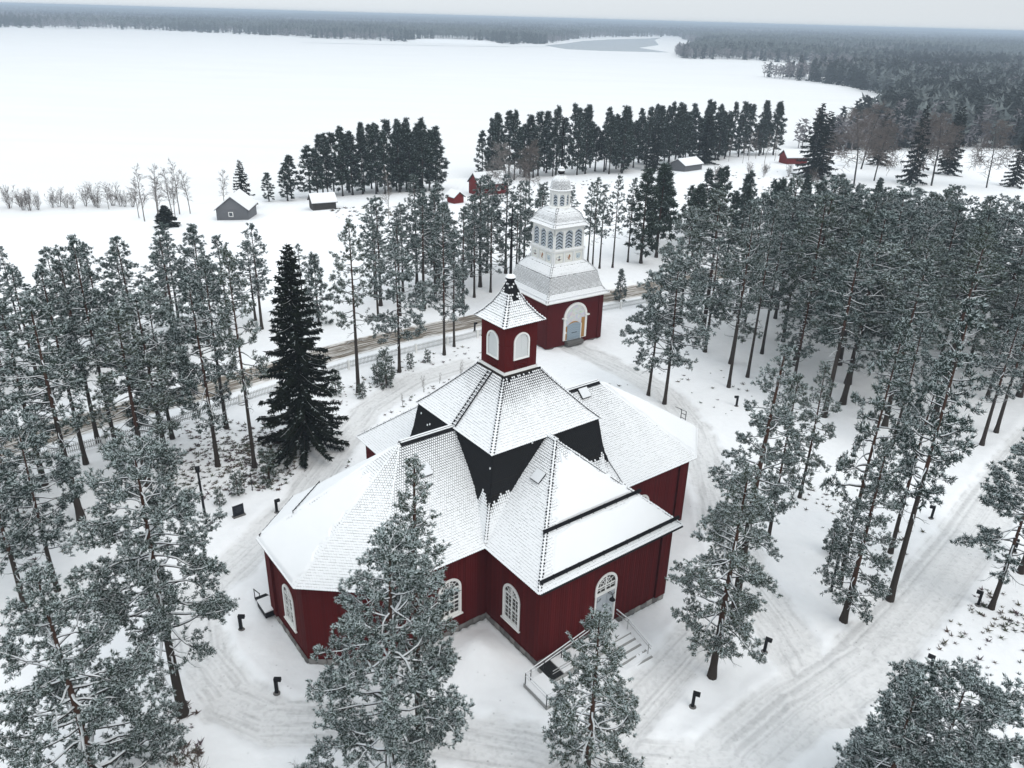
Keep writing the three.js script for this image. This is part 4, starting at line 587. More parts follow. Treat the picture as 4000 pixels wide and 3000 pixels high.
// lamp posts and signs
{
  const lp = (x, z, h, label, box) => { const g = thing('lamp_post', label, 'lamp post', x, ground(x, z), z, 0.4); mesh('pole', new THREE.CylinderGeometry(box ? 0.09 : 0.06, box ? 0.12 : 0.08, h, 10).translate(0, h / 2, 0), BLACK, g); mesh('lamp_head', new THREE.BoxGeometry(0.34, 0.3, 0.5).translate(0, h + 0.05, 0.1), BLACK, g); mesh('cap', new THREE.BoxGeometry(0.4, 0.06, 0.56).translate(0, h + 0.22, 0.1), BLACK, g); };
  lp(-26.35, -57.57, 4.6, 'tall black lamp post by the memorial board left of the church', true); lp(25.3, -49.74, 4.1, 'black lamp post with box head among the right-hand pines', true);
  const pole = (x, z, h, label) => { const g = mesh('snow_pole', new THREE.CylinderGeometry(0.035, 0.05, h, 8), IRON); g.position.set(x, ground(x, z) + h / 2, z); tag(g, label, 'pole'); };
  pole(-23.5, -61.73, 1.9, 'thin dark pole near the spruce and memorial board'); pole(26.0, -52.64, 3.3, 'thin slanting pole left of the black lamp post');
  const sb = thing('memorial_board', 'black memorial stone slab standing in the snow left of the church', 'memorial', -23.4, ground(-23.4, -57.6), -57.6, 0.72);
  mesh('slab', new THREE.BoxGeometry(0.95, 1.15, 0.14).translate(0, 0.62, 0), matte(0.016, 0.018, 0.024, 0.5), sb); const in2 = new Build(); for (let i = 0; i < 6; i++) in2.box(0, 0.95 - i * 0.1, 0.075, 0.62 - (i % 3) * 0.12, 0.02, 0.012); mesh('inscription', in2.geo(), std(0.05, 0.055, 0.065, 0.6), sb); mesh('plinth', new THREE.BoxGeometry(1.1, 0.16, 0.4).translate(0, 0.05, 0), STONE[2], sb); mesh('slab_snow', new THREE.BoxGeometry(0.95, 0.05, 0.15).translate(0, 1.22, 0), SNOW, sb);
}
// ---------------------------------------------------------------- outlying buildings by the shore
function cabin(name, label, cat, x, z, turn, W, D, wallH, ridgeH, mats, opt = {}) {
  const g = thing(name, label, cat, x, ground(x, z) - 0.1, z, turn), [wm, rm] = mats, wall = new Build();
  wall.slab([V(-W / 2, 0, D / 2), V(W / 2, 0, D / 2), V(W / 2, wallH, D / 2), V(-W / 2, wallH, D / 2)], V(0, 0, -0.2)).slab([V(W / 2, 0, -D / 2), V(-W / 2, 0, -D / 2), V(-W / 2, wallH, -D / 2), V(W / 2, wallH, -D / 2)], V(0, 0, 0.2));
  for (const s of [-1, 1]) wall.slab([V(s * W / 2, 0, -D / 2), V(s * W / 2, 0, D / 2), V(s * W / 2, wallH, D / 2), V(s * W / 2, ridgeH, 0), V(s * W / 2, wallH, -D / 2)], V(-s * 0.2, 0, 0));
  mesh('wall', wall.geo(), wm, g); const o = 0.4, k = (ridgeH - wallH) / (D / 2), logs = new Build(); for (let y = 0.3; y < wallH; y += 0.28) { logs.box(0, y, D / 2 + 0.03, W, 0.22, 0.08); for (const s of [-1, 1]) logs.box(s * (W / 2 + 0.03), y, 0, 0.08, 0.22, D); } stuff(mesh('logs', logs.geo(), wm, g));
  for (const s of [-1, 1]) { const P = [V(-W / 2 - o, wallH - k * o + 0.06, s * (D / 2 + o)), V(W / 2 + o, wallH - k * o + 0.06, s * (D / 2 + o)), V(W / 2 + o, ridgeH + 0.06, 0), V(-W / 2 - o, ridgeH + 0.06, 0)]; mesh('roof', new Build().slab(P, V(0, 0.1, 0)).geo(), rm, g); mesh('roof_snow', new Build().slab(P.map((p) => p.clone().multiply(V(0.985, 1, 0.985)).add(V(0, 0.105, 0))), V(0, 0.22, 0)).geo(), SNOW, g); }
  (opt.windows ?? []).forEach(([wx, wy, w, h, side]) => { const p = side ? [W / 2 + 0.08, wy, wx] : [wx, wy, D / 2 + 0.08], f = mesh('window', new THREE.BoxGeometry(side ? 0.06 : w, h, side ? w : 0.06).translate(...p), WHITE, g); mesh('pane', new THREE.BoxGeometry(side ? 0.02 : w * 0.7, h * 0.75, side ? w * 0.7 : 0.02).translate(p[0] + (side ? 0.03 : 0), p[1], p[2] + (side ? 0 : 0.03)), std(0.05, 0.06, 0.07, 0.2), f); });
  if (opt.door) mesh('door', new THREE.BoxGeometry(0.9, 1.9, 0.06).translate(opt.door, 1.0, D / 2 + 0.09), WHITE, g);
  if (opt.chimney) mesh('chimney', new THREE.BoxGeometry(0.5, 0.8, 0.5).translate(opt.chimney, ridgeH + 0.4, 0), STONE[2], g);
  return g;
}
const GREYLOG = std(0.13, 0.135, 0.145, 0.9), DARKLOG = std(0.045, 0.04, 0.036, 0.9), COTTAGE = matte(0.16, 0.018, 0.016, 0.85);
cabin('log_barn', 'grey weathered log barn with snowy gable roof on the lake shore', 'barn', -61.3, -173.2, -1.50, 7.5, 6.6, 2.6, 5.2, [GREYLOG, DARKLOG], { windows: [[0.3, 1.6, 1.0, 1.0, 1]] });
cabin('red_cottage', 'red cottage with white corner boards and snow-covered roof near the shore', 'cottage', -7.4, -203.5, 0.55, 8.2, 5.2, 3.0, 5.2, [COTTAGE, DARKLOG], { windows: [[-3.2, 1.7, 0.7, 1.7, 0], [1.5, 1.6, 1.0, 1.1, 0]], chimney: 1 });
cabin('red_shed', 'small red shed in front of the red cottage, half hidden by pines', 'shed', -14.6, -189, -0.9, 3.0, 2.6, 1.7, 2.7, [COTTAGE, DARKLOG], {});
cabin('dark_shed', 'dark brown plank shed under the left shore pines', 'shed', -45, -184, 0.45, 5.2, 4.0, 2.0, 3.4, [DARKLOG, DARKLOG], {});
cabin('grey_hut', 'low grey hut with shallow roof at the foot of the right shore pines', 'hut', 51, -247, 0.7, 8.0, 5.5, 2.0, 3.4, [GREYLOG, DARKLOG], {});
cabin('red_boathouse', 'faded red boathouse half hidden behind bare larches at upper right', 'boathouse', 88, -262, 0.2, 7, 5, 2.2, 4.0, [COTTAGE, DARKLOG], {});
// ---------------------------------------------------------------- tree kit
const BARK = matte(0.042, 0.034, 0.029, 0.95), REDBARK = matte(0.066, 0.036, 0.026, 0.9), GREYBARK = matte(0.040, 0.036, 0.033, 0.95), BIRCHBARK = std(0.30, 0.28, 0.26, 0.9), TWIG = std(0.085, 0.066, 0.056, 0.95), TWIGRED = std(0.105, 0.085, 0.074, 0.95);
const NEEDLE = [matte(0.034, 0.050, 0.038, 0.9), matte(0.027, 0.043, 0.035, 0.9), matte(0.044, 0.057, 0.036, 0.9)], DARKNEEDLE = matte(0.020, 0.031, 0.022, 0.9), SPRUCE = matte(0.009, 0.013, 0.008, 0.95, 0.1), RIME = std(0.42, 0.485, 0.49, 0.95), RIMESOFT = std(0.29, 0.35, 0.35, 0.95), BOUGHSNOW = std(0.74, 0.77, 0.79, 0.95);
const ball = (r) => { const z = r() * 2 - 1, a = r() * 6.2832, k = Math.sqrt(1 - z * z); return V(Math.cos(a) * k, z, Math.sin(a) * k); };
function blade(arr, p, d, len, wid, r) {         // one bundle of needles: a narrow leaf-shaped face
  const s = d.clone().cross(ball(r)).normalize().multiplyScalar(wid / 2), e = p.clone().addScaledVector(d, len);
  arr.push(p.x - s.x, p.y - s.y, p.z - s.z, p.x + s.x, p.y + s.y, p.z + s.z, e.x, e.y, e.z);
}
const soup = (a) => { const g = new THREE.BufferGeometry(); g.setAttribute('position', new THREE.Float32BufferAttribute(a, 3)); g.computeVertexNormals(); return g; };
/* Scots pine. H height, cb crown base (part of H), R crown radius, n limbs, d tuft density, size of needle bundles, frost 0..1, lean sideways, flat = table-topped old crown */
function pineParts(seed, { H, cb, R, n = 46, d = 1, size = 0.3, frost = 0.5, flat = 0, rime = true, fork = 0, bend = 0.25, low = 0.55, dead = 5, load = 1, girth = 1 }) {
  const r = rng(seed), trunk = new Build(), upper = new Build(), limbs = new Build(), ice = new Build(), needles = [], white = [];
  const r0 = (0.05 + H * 0.0105) * girth, sway = V(r() - 0.5, 0, r() - 0.5).multiplyScalar(bend), axis = (t) => V(sway.x * Math.sin(t * 3.1) * H * 0.06 + (r2a * t * t) * H * 0.03, t * H, sway.z * Math.sin(t * 2.6 + 1) * H * 0.06), r2a = (r() - 0.5) * bend * 2, rad = (t) => r0 * (1 - 0.86 * t ** 0.9) * (1 + 0.35 * Math.exp(-t * 40));
  const P = [], Q = []; for (let i = 0; i <= 16; i++) { const t = i / 16 * 0.98; P.push(axis(t)); Q.push(rad(t)); }
  const cut = Math.max(4, Math.round(16 * Math.min(0.55, cb + 0.08))); trunk.tube(P.slice(0, cut + 1), Q.slice(0, cut + 1), 8); upper.tube(P.slice(cut), Q.slice(cut), 7);
  const tuft = (p, dir, k, open = 1) => {
    const m = Math.round(7 + r() * 4), s = size * (0.75 + r() * 0.5) * k;
    for (let i = 0; i < m; i++) { const q = ball(r).addScaledVector(dir, 0.6).add(V(0, 0.15, 0)).normalize(); blade(needles, p.clone().addScaledVector(ball(r), s * 0.3), q, s, s * 0.3, r); }
    const w = Math.round(frost * open * (6 + r() * 5)); for (let i = 0; i < w; i++) { const q = ball(r); q.y = Math.abs(q.y) * 0.5; q.addScaledVector(dir, 0.5).normalize(); blade(white, p.clone().addScaledVector(ball(r), s * 0.38).add(V(0, s * 0.16, 0)), q, s * 0.8, s * 0.27, r); }
  };
  let az = r() * 6.28;
  for (let i = 0; i < n + dead; i++) {
    const isDead = i >= n, t = isDead ? cb * (0.72 + r() * 0.28) : cb + (1 - cb) * ((i + r() * 0.8) / n) ** 0.92, f = (t - cb) / (1 - cb); az += 2.4 + (r() - 0.5) * 0.9;
    const prof = flat ? Math.pow(Math.max(0, 1 - f), 0.34) * (low + (1 - low) * smooth(0, 0.35, f)) : Math.pow(Math.max(0, 1 - f), 0.72) * (low + (1.12 - low) * smooth(0, 0.42, f));
    const len = Math.max(0.4, R * (isDead ? 0.45 : prof) * (0.7 + r() * 0.5)), el = isDead ? -0.1 + r() * 0.3 : -0.16 + 0.95 * f * f + (r() - 0.5) * 0.35, dir = V(Math.cos(az) * Math.cos(el), Math.sin(el), Math.sin(az) * Math.cos(el)), a = axis(t), pts = [a], seg = 6, rr = Math.min(rad(t) * 0.55, 0.02 + len * 0.017), rs = [rr];
    let p = a.clone(), dd = dir.clone(); for (let k = 1; k <= seg; k++) { dd.add(ball(r).multiplyScalar(0.34)).add(V(0, k < 3 ? -0.05 : 0.07, 0)).normalize(); p = p.clone().addScaledVector(dd, len / seg); pts.push(p); rs.push(rr * (1 - k / seg * 0.85)); }
    limbs.tube(pts, rs, 5); if (rime && len > 0.8) ice.tube(pts.map((q, k) => q.clone().add(V(0, rs[k] * 0.75 + 0.008 * load, 0))), rs.map((x) => x * 0.62 * load + 0.007 * load), 4);
    if (isDead) { for (let k = 2; k < seg; k++) if (r() < 0.7) { const e = pts[k].clone().addScaledVector(ball(r).add(dir).normalize(), len * 0.3); limbs.tube([pts[k], e], [rs[k] * 0.6, 0.006], 3); if (rime) ice.tube([pts[k].clone().add(V(0, 0.02, 0)), e.clone().add(V(0, 0.015, 0))], [rs[k] * 0.5, 0.008], 3); } continue; }
    const start = len > 1.5 ? 0.42 : 0.1, m = Math.max(4, Math.round(len * 4.6 * d));
    for (let k = 0; k < m; k++) {
      const s = start + (1 - start) * (k + r()) / m, x = s * seg, j = Math.min(seg - 1, x | 0), at = pts[j].clone().lerp(pts[j + 1], x - j), tw = ball(r).multiplyScalar(0.9).addScaledVector(dir, 0.75); tw.y = tw.y * 0.55 + 0.12; tw.normalize();
      const tl = (0.35 + 0.30 * len * (1.15 - s)) * (0.55 + r() * 0.7), e = at.clone().addScaledVector(tw, tl), nt = Math.max(2, Math.round(tl / 0.17 * d));
      if (tl > 0.3) { limbs.tube([at, e], [0.013 + len * 0.002, 0.005], 3); if (rime && r() < 0.65) ice.tube([at.clone().add(V(0, 0.016, 0)), e.clone().add(V(0, 0.012, 0))], [0.013, 0.008], 3); }
      for (let q = 0; q < nt; q++) tuft(at.clone().lerp(e, 0.35 + 0.65 * (q + 1) / nt).addScaledVector(ball(r), 0.13), tw, 1, 0.35 + 0.85 * s * (0.4 + 0.6 * (q + 1) / nt) + 0.25 * f);
    }
    tuft(pts[seg], dd, 1.1, 1.3);
  }
  for (let k = 0; k < 5; k++) tuft(axis(0.98 + k * 0.006), V(0, 1, 0), 0.9);
  return { trunk: trunk.geo(true), upper: upper.geo(true), limbs: limbs.geo(), ice: rime ? ice.geo() : null, needles: soup(needles), white: soup(white), H, R };
}
function spruceParts(seed, { H, R, n = 90, frost = 0.06, base = 0.06, size = 0.42, dens = 1 }) {
  const r = rng(seed), trunk = new Build().tube([V(0, 0, 0), V(0, H * 0.5, 0), V(0, H * 0.99, 0)], [0.1 + H * 0.0125, 0.05 + H * 0.006, 0.015], 7), limbs = new Build(), ice = new Build(), needles = [], white = []; let az = 0;
  for (let i = 0; i < n; i++) {
    const t = base + (0.985 - base) * (i / n) ** 1.05, len = R * (1 - t) ** 0.85 * (0.78 + r() * 0.4) + 0.15; az += 2.399 + (r() - 0.5) * 0.7; const el = 0.25 - 0.55 * (1 - t), dir = V(Math.cos(az), el, Math.sin(az)).normalize(), a = V(0, t * H, 0), seg = 5, pts = [a]; let p = a.clone(); const dd = dir.clone();
    for (let k = 1; k <= seg; k++) { dd.add(V(0, k < 3 ? -0.13 : 0.12, 0)).normalize(); p = p.clone().addScaledVector(dd, len / seg); pts.push(p); }
    limbs.tube(pts, pts.map((_, k) => (0.012 + len * 0.012) * (1 - k / seg * 0.8)), 4); if (r() < 0.22) ice.tube(pts.map((q) => q.clone().add(V(0, 0.03, 0))), pts.map((_, k) => 0.02 * (1 - k / seg * 0.6)), 3);
    const m = Math.max(4, Math.round(len * 13 * dens)), side = V(-dir.z, 0, dir.x).normalize();
    for (let k = 0; k < m; k++) { const s = 0.08 + 0.92 * (k + r()) / m, x = s * seg, j = Math.min(seg - 1, x | 0), at = pts[j].clone().lerp(pts[j + 1], x - j), w = (r() < 0.5 ? -1 : 1), hang = V(0, -0.75 - r() * 0.5, 0).addScaledVector(side, w * (0.35 + r() * 0.7)).addScaledVector(dir, 0.45).normalize(), l = size * (0.6 + r() * 0.8) * (0.55 + 0.45 * Math.min(1, len));
      blade(needles, at, hang, l, l * 0.5, r); blade(needles, at, hang.clone().addScaledVector(ball(r), 0.5).normalize(), l * 0.8, l * 0.45, r); blade(needles, at.clone().addScaledVector(side, w * 0.1), V(0, 0.08, 0).addScaledVector(side, w).addScaledVector(dir, 0.7).normalize(), l * 0.85, l * 0.5, r); if (r() < frost) blade(white, at.clone().add(V(0, 0.05, 0)), V(0, 0.05, 0).addScaledVector(side, w).addScaledVector(dir, 0.8).normalize(), l * 0.7, l * 0.22, r); }
  }
  return { trunk: trunk.geo(true), limbs: limbs.geo(), ice: ice.geo(), needles: soup(needles), white: soup(white), H, R };
}
function bareParts(seed, { H, R, spread = 0.5, stems = 1, levels = 4, kids = 5, twig = 0.012, droop = 0, start = 0.25, frostTwig = 0 }) {   // leafless birch, larch or bush
  const r = rng(seed), trunk = new Build(), limbs = new Build();
  const grow = (p, d, len, rad, lv) => {
    const seg = lv === 0 ? 7 : 3, pts = [p], rs = [rad]; let q = p.clone(); const dd = d.clone(); for (let k = 1; k <= seg; k++) { dd.add(ball(r).multiplyScalar(lv === 0 ? 0.07 : 0.2)).add(V(0, lv >= 2 ? -droop * 0.25 : lv === 0 ? 0.06 : 0.05, 0)).normalize(); q = q.clone().addScaledVector(dd, len / seg); pts.push(q); rs.push(Math.max(twig * 0.5, rad * (1 - k / seg * 0.75))); }
    (lv === 0 ? trunk : limbs).tube(pts, rs, lv === 0 ? 6 : 3); if (lv >= levels - 1) return;
    const m = lv === 0 ? Math.round(kids * 3.2) : kids + ((r() * 2) | 0);
    for (let k = 0; k < m; k++) { const s = lv === 0 ? start + (1 - start) * (k + r()) / m : 0.2 + 0.8 * (k + r()) / m, x = s * seg, j = Math.min(seg - 1, x | 0), at = pts[j].clone().lerp(pts[j + 1], x - j); let o = ball(r); o.addScaledVector(dd, -o.dot(dd)).normalize(); const nd = dd.clone().multiplyScalar(1 - spread * 0.6).addScaledVector(o, spread).normalize(); grow(at, nd, lv === 0 ? R * (1.15 - 0.75 * s) * (0.7 + r() * 0.5) : len * (0.42 + r() * 0.2), Math.max(twig, rs[j] * 0.5), lv + 1); }
  };
  for (let s = 0; s < stems; s++) { const a = r() * 6.28, k = stems > 1 ? 0.12 + r() * 0.3 : 0.04; grow(V(Math.cos(a) * k * 0.6, 0, Math.sin(a) * k * 0.6), V(Math.cos(a) * k, 1, Math.sin(a) * k).normalize(), H * (0.8 + r() * 0.25), 0.02 + H * 0.009 / Math.sqrt(stems), 0); }
  return { trunk: trunk.geo(true), limbs: limbs.geo(), H, R };
}
function treeFrom(name, parts, mats, label, category, group, x, z, h, turn, wide = 1, tilt = 0, y = null) {
  const g = thing(name, label, category, x, (y ?? ground(x, z)) - 0.08, z, turn, group), k = h / parts.H; g.scale.set(k * wide, k, k * wide); if (tilt) g.rotation.z = tilt;
  mesh('trunk', parts.trunk, mats.bark, g); if (parts.upper) mesh('upper_trunk', parts.upper, mats.red ?? mats.bark, g);
  mesh('branches', parts.limbs, mats.limb ?? mats.bark, g); if (parts.ice) mesh('snow_on_branches', parts.ice, BOUGHSNOW, g);
  if (parts.needles) { mesh('crown', parts.needles, mats.needle, g); stuff(mesh('frost', parts.white, mats.frost ?? RIME, g)); }
  return g;
}
const PINE = (k = 0, frost = RIME) => ({ bark: BARK, red: REDBARK, limb: GREYBARK, needle: NEEDLE[k], frost });
// ---------------------------------------------------------------- trees of the churchyard, one by one
const rt = rng(404);
// shared shapes for pines of the stand: slim, middling, broad, and lighter ones for the far shore
const slim = [0, 1, 2, 3].map((k) => pineParts(100 + k, { H: 19, cb: 0.42, R: 3.2, n: 42, d: 0.72, size: 0.26, frost: 0.6, dead: 6, low: 0.65 }));
const mid = [0, 1, 2, 3].map((k) => pineParts(120 + k, { H: 17, cb: 0.30, R: 3.7, n: 46, d: 0.74, size: 0.26, frost: 0.65, dead: 5, low: 0.7 }));
const broad = [0, 1, 2].map((k) => pineParts(140 + k, { H: 16, cb: 0.34, R: 4.8, n: 46, d: 0.76, size: 0.26, frost: 0.8, flat: 1, bend: 0.6, dead: 4, low: 0.65 }));
const far = [0, 1, 2, 3].map((k) => pineParts(160 + k, { H: 16, cb: 0.12 + 0.09 * (k % 3), R: 2.9, n: 44, d: 0.42, size: 0.6, frost: 0.14, rime: false, dead: 3, low: 0.7 }));
const young = [0, 1].map((k) => pineParts(180 + k, { H: 9, cb: 0.08, R: 2.0, n: 44, d: 0.85, size: 0.32, frost: 0.6, low: 0.9, dead: 0 }));
const sapling = [0, 1, 2].map((k) => pineParts(190 + k, { H: 2.6, cb: 0.1, R: 0.6, n: 16, d: 0.9, size: 0.2, frost: 0.45, low: 0.95, rime: false, dead: 0 }));
const place = (parts, label, group, x, z, h, R, k = 0, frost = RIME, tilt = 0) => treeFrom('pine_tree', parts, k === 3 ? { bark: GREYBARK, red: BARK, limb: GREYBARK, needle: DARKNEEDLE, frost } : PINE(k, frost), label, 'pine', group, x, z, h, rt() * 6.28, R ? clamp(R / (parts.R * h / parts.H), 0.6, 1.6) : 0.98 + rt() * 0.35, tilt);
// large pines in front, each with its own shape
const hero = (seed, o, label, x, z, k = 0, tilt = 0, turn = 0) => treeFrom('pine_tree', pineParts(seed, { size: 0.165, n: 60, d: 1.25, frost: 0.85, girth: 1.25, ...o }), PINE(k), label, 'pine', undefined, x, z, o.H, turn, 1, tilt);
hero(1, { H: 16.4, cb: 0.10, R: 5.2, low: 0.85, n: 84, load: 1.3 }, 'large frosted pine filling the bottom left corner', -21.5, -29.1);
hero(2, { H: 18.9, cb: 0.36, R: 4.9, low: 0.9, bend: 0.5, dead: 8, n: 76, flat: 1, load: 1.3 }, 'leaning frosted pine with bare lower trunk at left, beside the curving path', -19.9, -36.2, 0, 0.02, 2.2);
hero(3, { H: 18.4, cb: 0.12, R: 4.7, low: 0.85, flat: 1, bend: 1.3, n: 84, frost: 1.0, dead: 10, load: 1.25 }, 'big crooked pine with snowy twisted boughs in front of the west wall', -5.5, -29.4, 0, 0, 1);
hero(4, { H: 19.7, cb: 0.28, R: 2.7, low: 0.8 }, 'slender pine rising behind the crooked pine, its tip against the shingles', -4.9, -34.7, 2, 0, 3);
hero(5, { H: 12.8, cb: 0.08, R: 3.1, low: 0.95, n: 70, frost: 0.9, dead: 0, load: 1.3 }, 'cone-shaped frosted pine in front of the south door steps', 4.8, -31.6, 2);
hero(6, { H: 16.3, cb: 0.22, R: 3.7, low: 0.85, n: 74 }, 'frosted pine standing just right of the south door, nearest the church', 14.0, -40.4, 2);
hero(7, { H: 21.8, cb: 0.34, R: 3.4, low: 0.75 }, 'tall pine directly behind the pine right of the south door', 16.7, -45.7);
hero(8, { H: 10.8, cb: 0.05, R: 5.2, low: 0.95, n: 90, dead: 0, frost: 0.9, flat: 1 }, 'bushy frosted pine top in the bottom right corner', 22.7, -29.4, 1);
hero(9, { H: 11.5, cb: 0.06, R: 4.0, low: 0.95, dead: 0, frost: 0.9, n: 76 }, 'frosted pine at the left flank of the bushy bottom right pine', 20.0, -28.8, 1);
hero(10, { H: 14.6, cb: 0.14, R: 2.6, low: 0.9, frost: 0.5 }, 'young pine with a straight thin trunk in front of the right-hand stand', 25.0, -46.4, 0);
// remaining trunks one can follow to the ground: [shape, x, z, height, radius, needle tone, label]
[[broad[0], -33.6, -47.4, 14.2, 4.2, 1, 'grey-green pine at the left edge above the bottom left pine'], [mid[0], -35.2, -45.4, 13.3, 3.7, 1, 'pine cut by the left edge of the picture, lower of two'],
  [slim[0], -36.6, -56.6, 20, 4.0, 0, 'tall forked pine with a thick bare trunk left of the lamp post'], [slim[1], -39, -68.3, 21.4, 2.9, 1, 'pine standing close to the picket fence at left, right of two'], [slim[2], -40.7, -65.6, 19.6, 2.9, 1, 'slim pine just inside the left picket fence, left of two'], [slim[3], -41.5, -69.7, 19.9, 3, 0, 'dark-trunked pine just behind the left picket fence'],
  [broad[1], -33.3, -66.2, 16.9, 6.0, 0, 'spreading pine with snowy crooked boughs behind the leaning left pine'], [mid[1], -28.2, -65.8, 18.9, 3.6, 1, 'thick-trunked pine left of the dark spruce'], [slim[0], -29.8, -73.5, 18.3, 3, 0, 'pine behind the thick-trunked pine near the spruce'], [slim[1], -24.6, -65.8, 21.4, 2.6, 2, 'straight pine with a pale trunk right beside the dark spruce'],
  [slim[2], -17.8, -83.2, 20, 3.2, 2, 'single open-crowned pine with reddish trunk right of the dark spruce'], [broad[2], -13.9, -89.3, 15, 4.7, 0, 'old spreading pine with bare snowy twigs beside the picket fence'], [mid[2], -8.9, -95, 19.6, 3.2, 0, 'pine by the picket fence left of the cupola, left of two'], [mid[3], -7.8, -98.1, 15.5, 2.7, 1, 'pine by the picket fence left of the cupola, right of two'],
  [broad[0], 16.1, -84.6, 13.9, 4.3, 0, 'lower spreading pine behind the east arm of the church'], [broad[1], 17.5, -82.6, 18.2, 4.9, 0, 'big spreading pine with leaning trunk behind the east arm of the church'],
  [slim[0], 26.1, -87.2, 22.2, 2.6, 0, 'very tall straight pine at the front of the right stand'], [slim[1], 29.3, -90.5, 20.9, 2.6, 0, 'slim leaning pine second in the front row of the right stand'], [slim[3], 33.3, -98.3, 18.4, 2.8, 1, 'slim pine third in the front row of the right stand'], [mid[0], 33, -107.3, 19.3, 3, 1, 'thick-trunked pine in the gap of the right stand'],
  [mid[1], 27, -63, 13.5, 2.7, 2, 'pale frosted pine right of the east end of the church'], [mid[2], 22.2, -56.2, 15.5, 2.7, 2, 'thin frosted pine between the east wall and the right stand'], [slim[2], 29.6, -49, 24.2, 3.3, 1, 'tallest red-trunked pine of the right foreground, bare below'], [mid[3], 32.2, -55, 17.5, 3.1, 1, 'pine behind the tallest red-trunked pine at right'],
  [mid[0], 26.4, -50.7, 21.9, 3.2, 0, 'tall pine next to the black lamp post at right'], [mid[1], 39.9, -73.1, 14.4, 3.1, 1, 'pine with a thick dark trunk above the right-hand path'], [slim[0], 50, -74.4, 14.2, 2.8, 1, 'pine with bare trunk near the right edge, left of two'], [slim[1], 53.2, -77.4, 15.1, 2.9, 1, 'pine with bare trunk near the right edge, right of two'], [broad[2], 36.9, -48.2, 14.1, 4.4, 1, 'big dark pine leaning in from the right edge'], [mid[2], 41.8, -52.8, 16, 3.9, 1, 'pine cut by the right edge of the picture'],
].forEach(([p, x, z, h, R, k, label]) => place(p, label, undefined, x, z, h, R, k));
treeFrom('pine_tree', young[0], PINE(0), 'short bushy pine by the path, left of the lamp post at right', 'pine', undefined, 26.9, -54.6, 3.4, 1);
treeFrom('pine_tree', young[1], PINE(0), 'young pine across the road behind the dark spruce', 'pine', undefined, -27.6, -105.5, 9.6, 1);
treeFrom('pine_tree', young[0], PINE(0), 'small young pine right of the bell tower', 'pine', undefined, 16.5, -119, 5.2, 2);
treeFrom('spruce_tree', spruceParts(31, { H: 22, R: 5.0, n: 190, size: 0.42, dens: 1.9, frost: 0.05 }), { bark: GREYBARK, needle: SPRUCE }, 'large dark conical spruce left of the church', 'spruce', undefined, -20.5, -69.5, 21.5, 0);
// ---------------------------------------------------------------- the stands behind
const planted = []; scene.children.forEach((o) => { if (/^(pine|spruce)_tree/.test(o.name)) planted.push([o.position.x, o.position.z]); });
function stand(n, inside, box, gap, make, seed) {
  const r = rng(seed), pts = []; let tries = 0;
  while (pts.length < n && tries++ < n * 60) { const x = box[0] + r() * (box[2] - box[0]), z = box[1] + r() * (box[3] - box[1]); if (!inside(x, z) || nearLine(ROAD, x, z) < 5.2 || planted.some(([a, b]) => (a - x) ** 2 + (b - z) ** 2 < gap * gap)) continue; planted.push([x, z]); pts.push([x, z]); }
  for (const [x, z] of pts) make(x, z, r);
}
const inPoly = (P) => (x, z) => { let c = false; for (let i = 0, j = P.length - 1; i < P.length; j = i++) { const [ax, az] = P[j], [bx, bz] = P[i]; if ((az > z) !== (bz > z) && x < (bx - ax) * (z - az) / (bz - az) + ax) c = !c; } return c; };
const fenceLine = [[-52, -60.3], [-45, -66], [-37, -72.1], [-20.9, -89.2], [-4.7, -101.7]];
const standLabel = (x, z, q) => { const shape = q < 0.35 ? 'slim' : q < 0.8 ? 'full-crowned' : 'broad-topped', where = x > 62 ? (z > -112 ? 'at the near right side' : 'at the far right side') : z > -94 ? 'along the front edge' : z > -112 ? 'in the middle' : z > -126 ? 'towards the back' : 'along the back edge'; return [`${shape} frosted pine ${where} of the dense right-hand stand`, `${shape} pines ${where} of the right-hand stand`]; };
stand(104, inPoly([[28, -84], [36, -72], [45, -79], [56, -82], [72, -88], [100, -112], [104, -140], [72, -152], [50, -136], [36, -124], [22, -108], [24, -96]]), [20, -155, 105, -70], 3.9, (x, z, r) => { const q = r(); place(q < 0.35 ? slim[(r() * 4) | 0] : q < 0.8 ? mid[(r() * 4) | 0] : broad[(r() * 3) | 0], ...standLabel(x, z, q), x, z, Math.min(15 + r() * 7, 40 - 0.150 * Math.hypot(x, z) - r() * 6), 0, (r() * 3) | 0, r() < 0.5 ? RIME : RIMESOFT); }, 51);
stand(32, (x, z) => inPoly([[-78, -74], [-60, -75], [-40, -92], [-26, -106], [-31, -114], [-48, -104], [-62, -97], [-84, -92]])(x, z), [-85, -115, -25, -70], 3.6, (x, z, r) => place(r() < 0.6 ? mid[(r() * 4) | 0] : slim[(r() * 4) | 0], 'dark green pine in the row across the road at left', 'pines across the road at left', x, z, Math.min(14 + r() * 5, 40 - 0.228 * Math.hypot(x, z) - r() * 4), 0, (r() * 2) | 0, RIMESOFT), 52);
stand(12, (x, z) => inPoly([[-62, -48], [-50, -58], [-38, -68], [-30, -76], [-25, -72], [-32, -60], [-44, -50], [-56, -40]])(x, z) && nearLine(fenceLine, x, z) > 1.5, [-65, -80, -22, -38], 3.8, (x, z, r) => place(r() < 0.6 ? mid[(r() * 4) | 0] : broad[(r() * 3) | 0], 'frosted pine crowded inside the picket fence at left', 'pines inside the fence at left', x, z, Math.min(13 + r() * 6, 40 - 0.24 * Math.hypot(x, z) - r() * 4), 0, (r() * 3) | 0, RIME), 53);
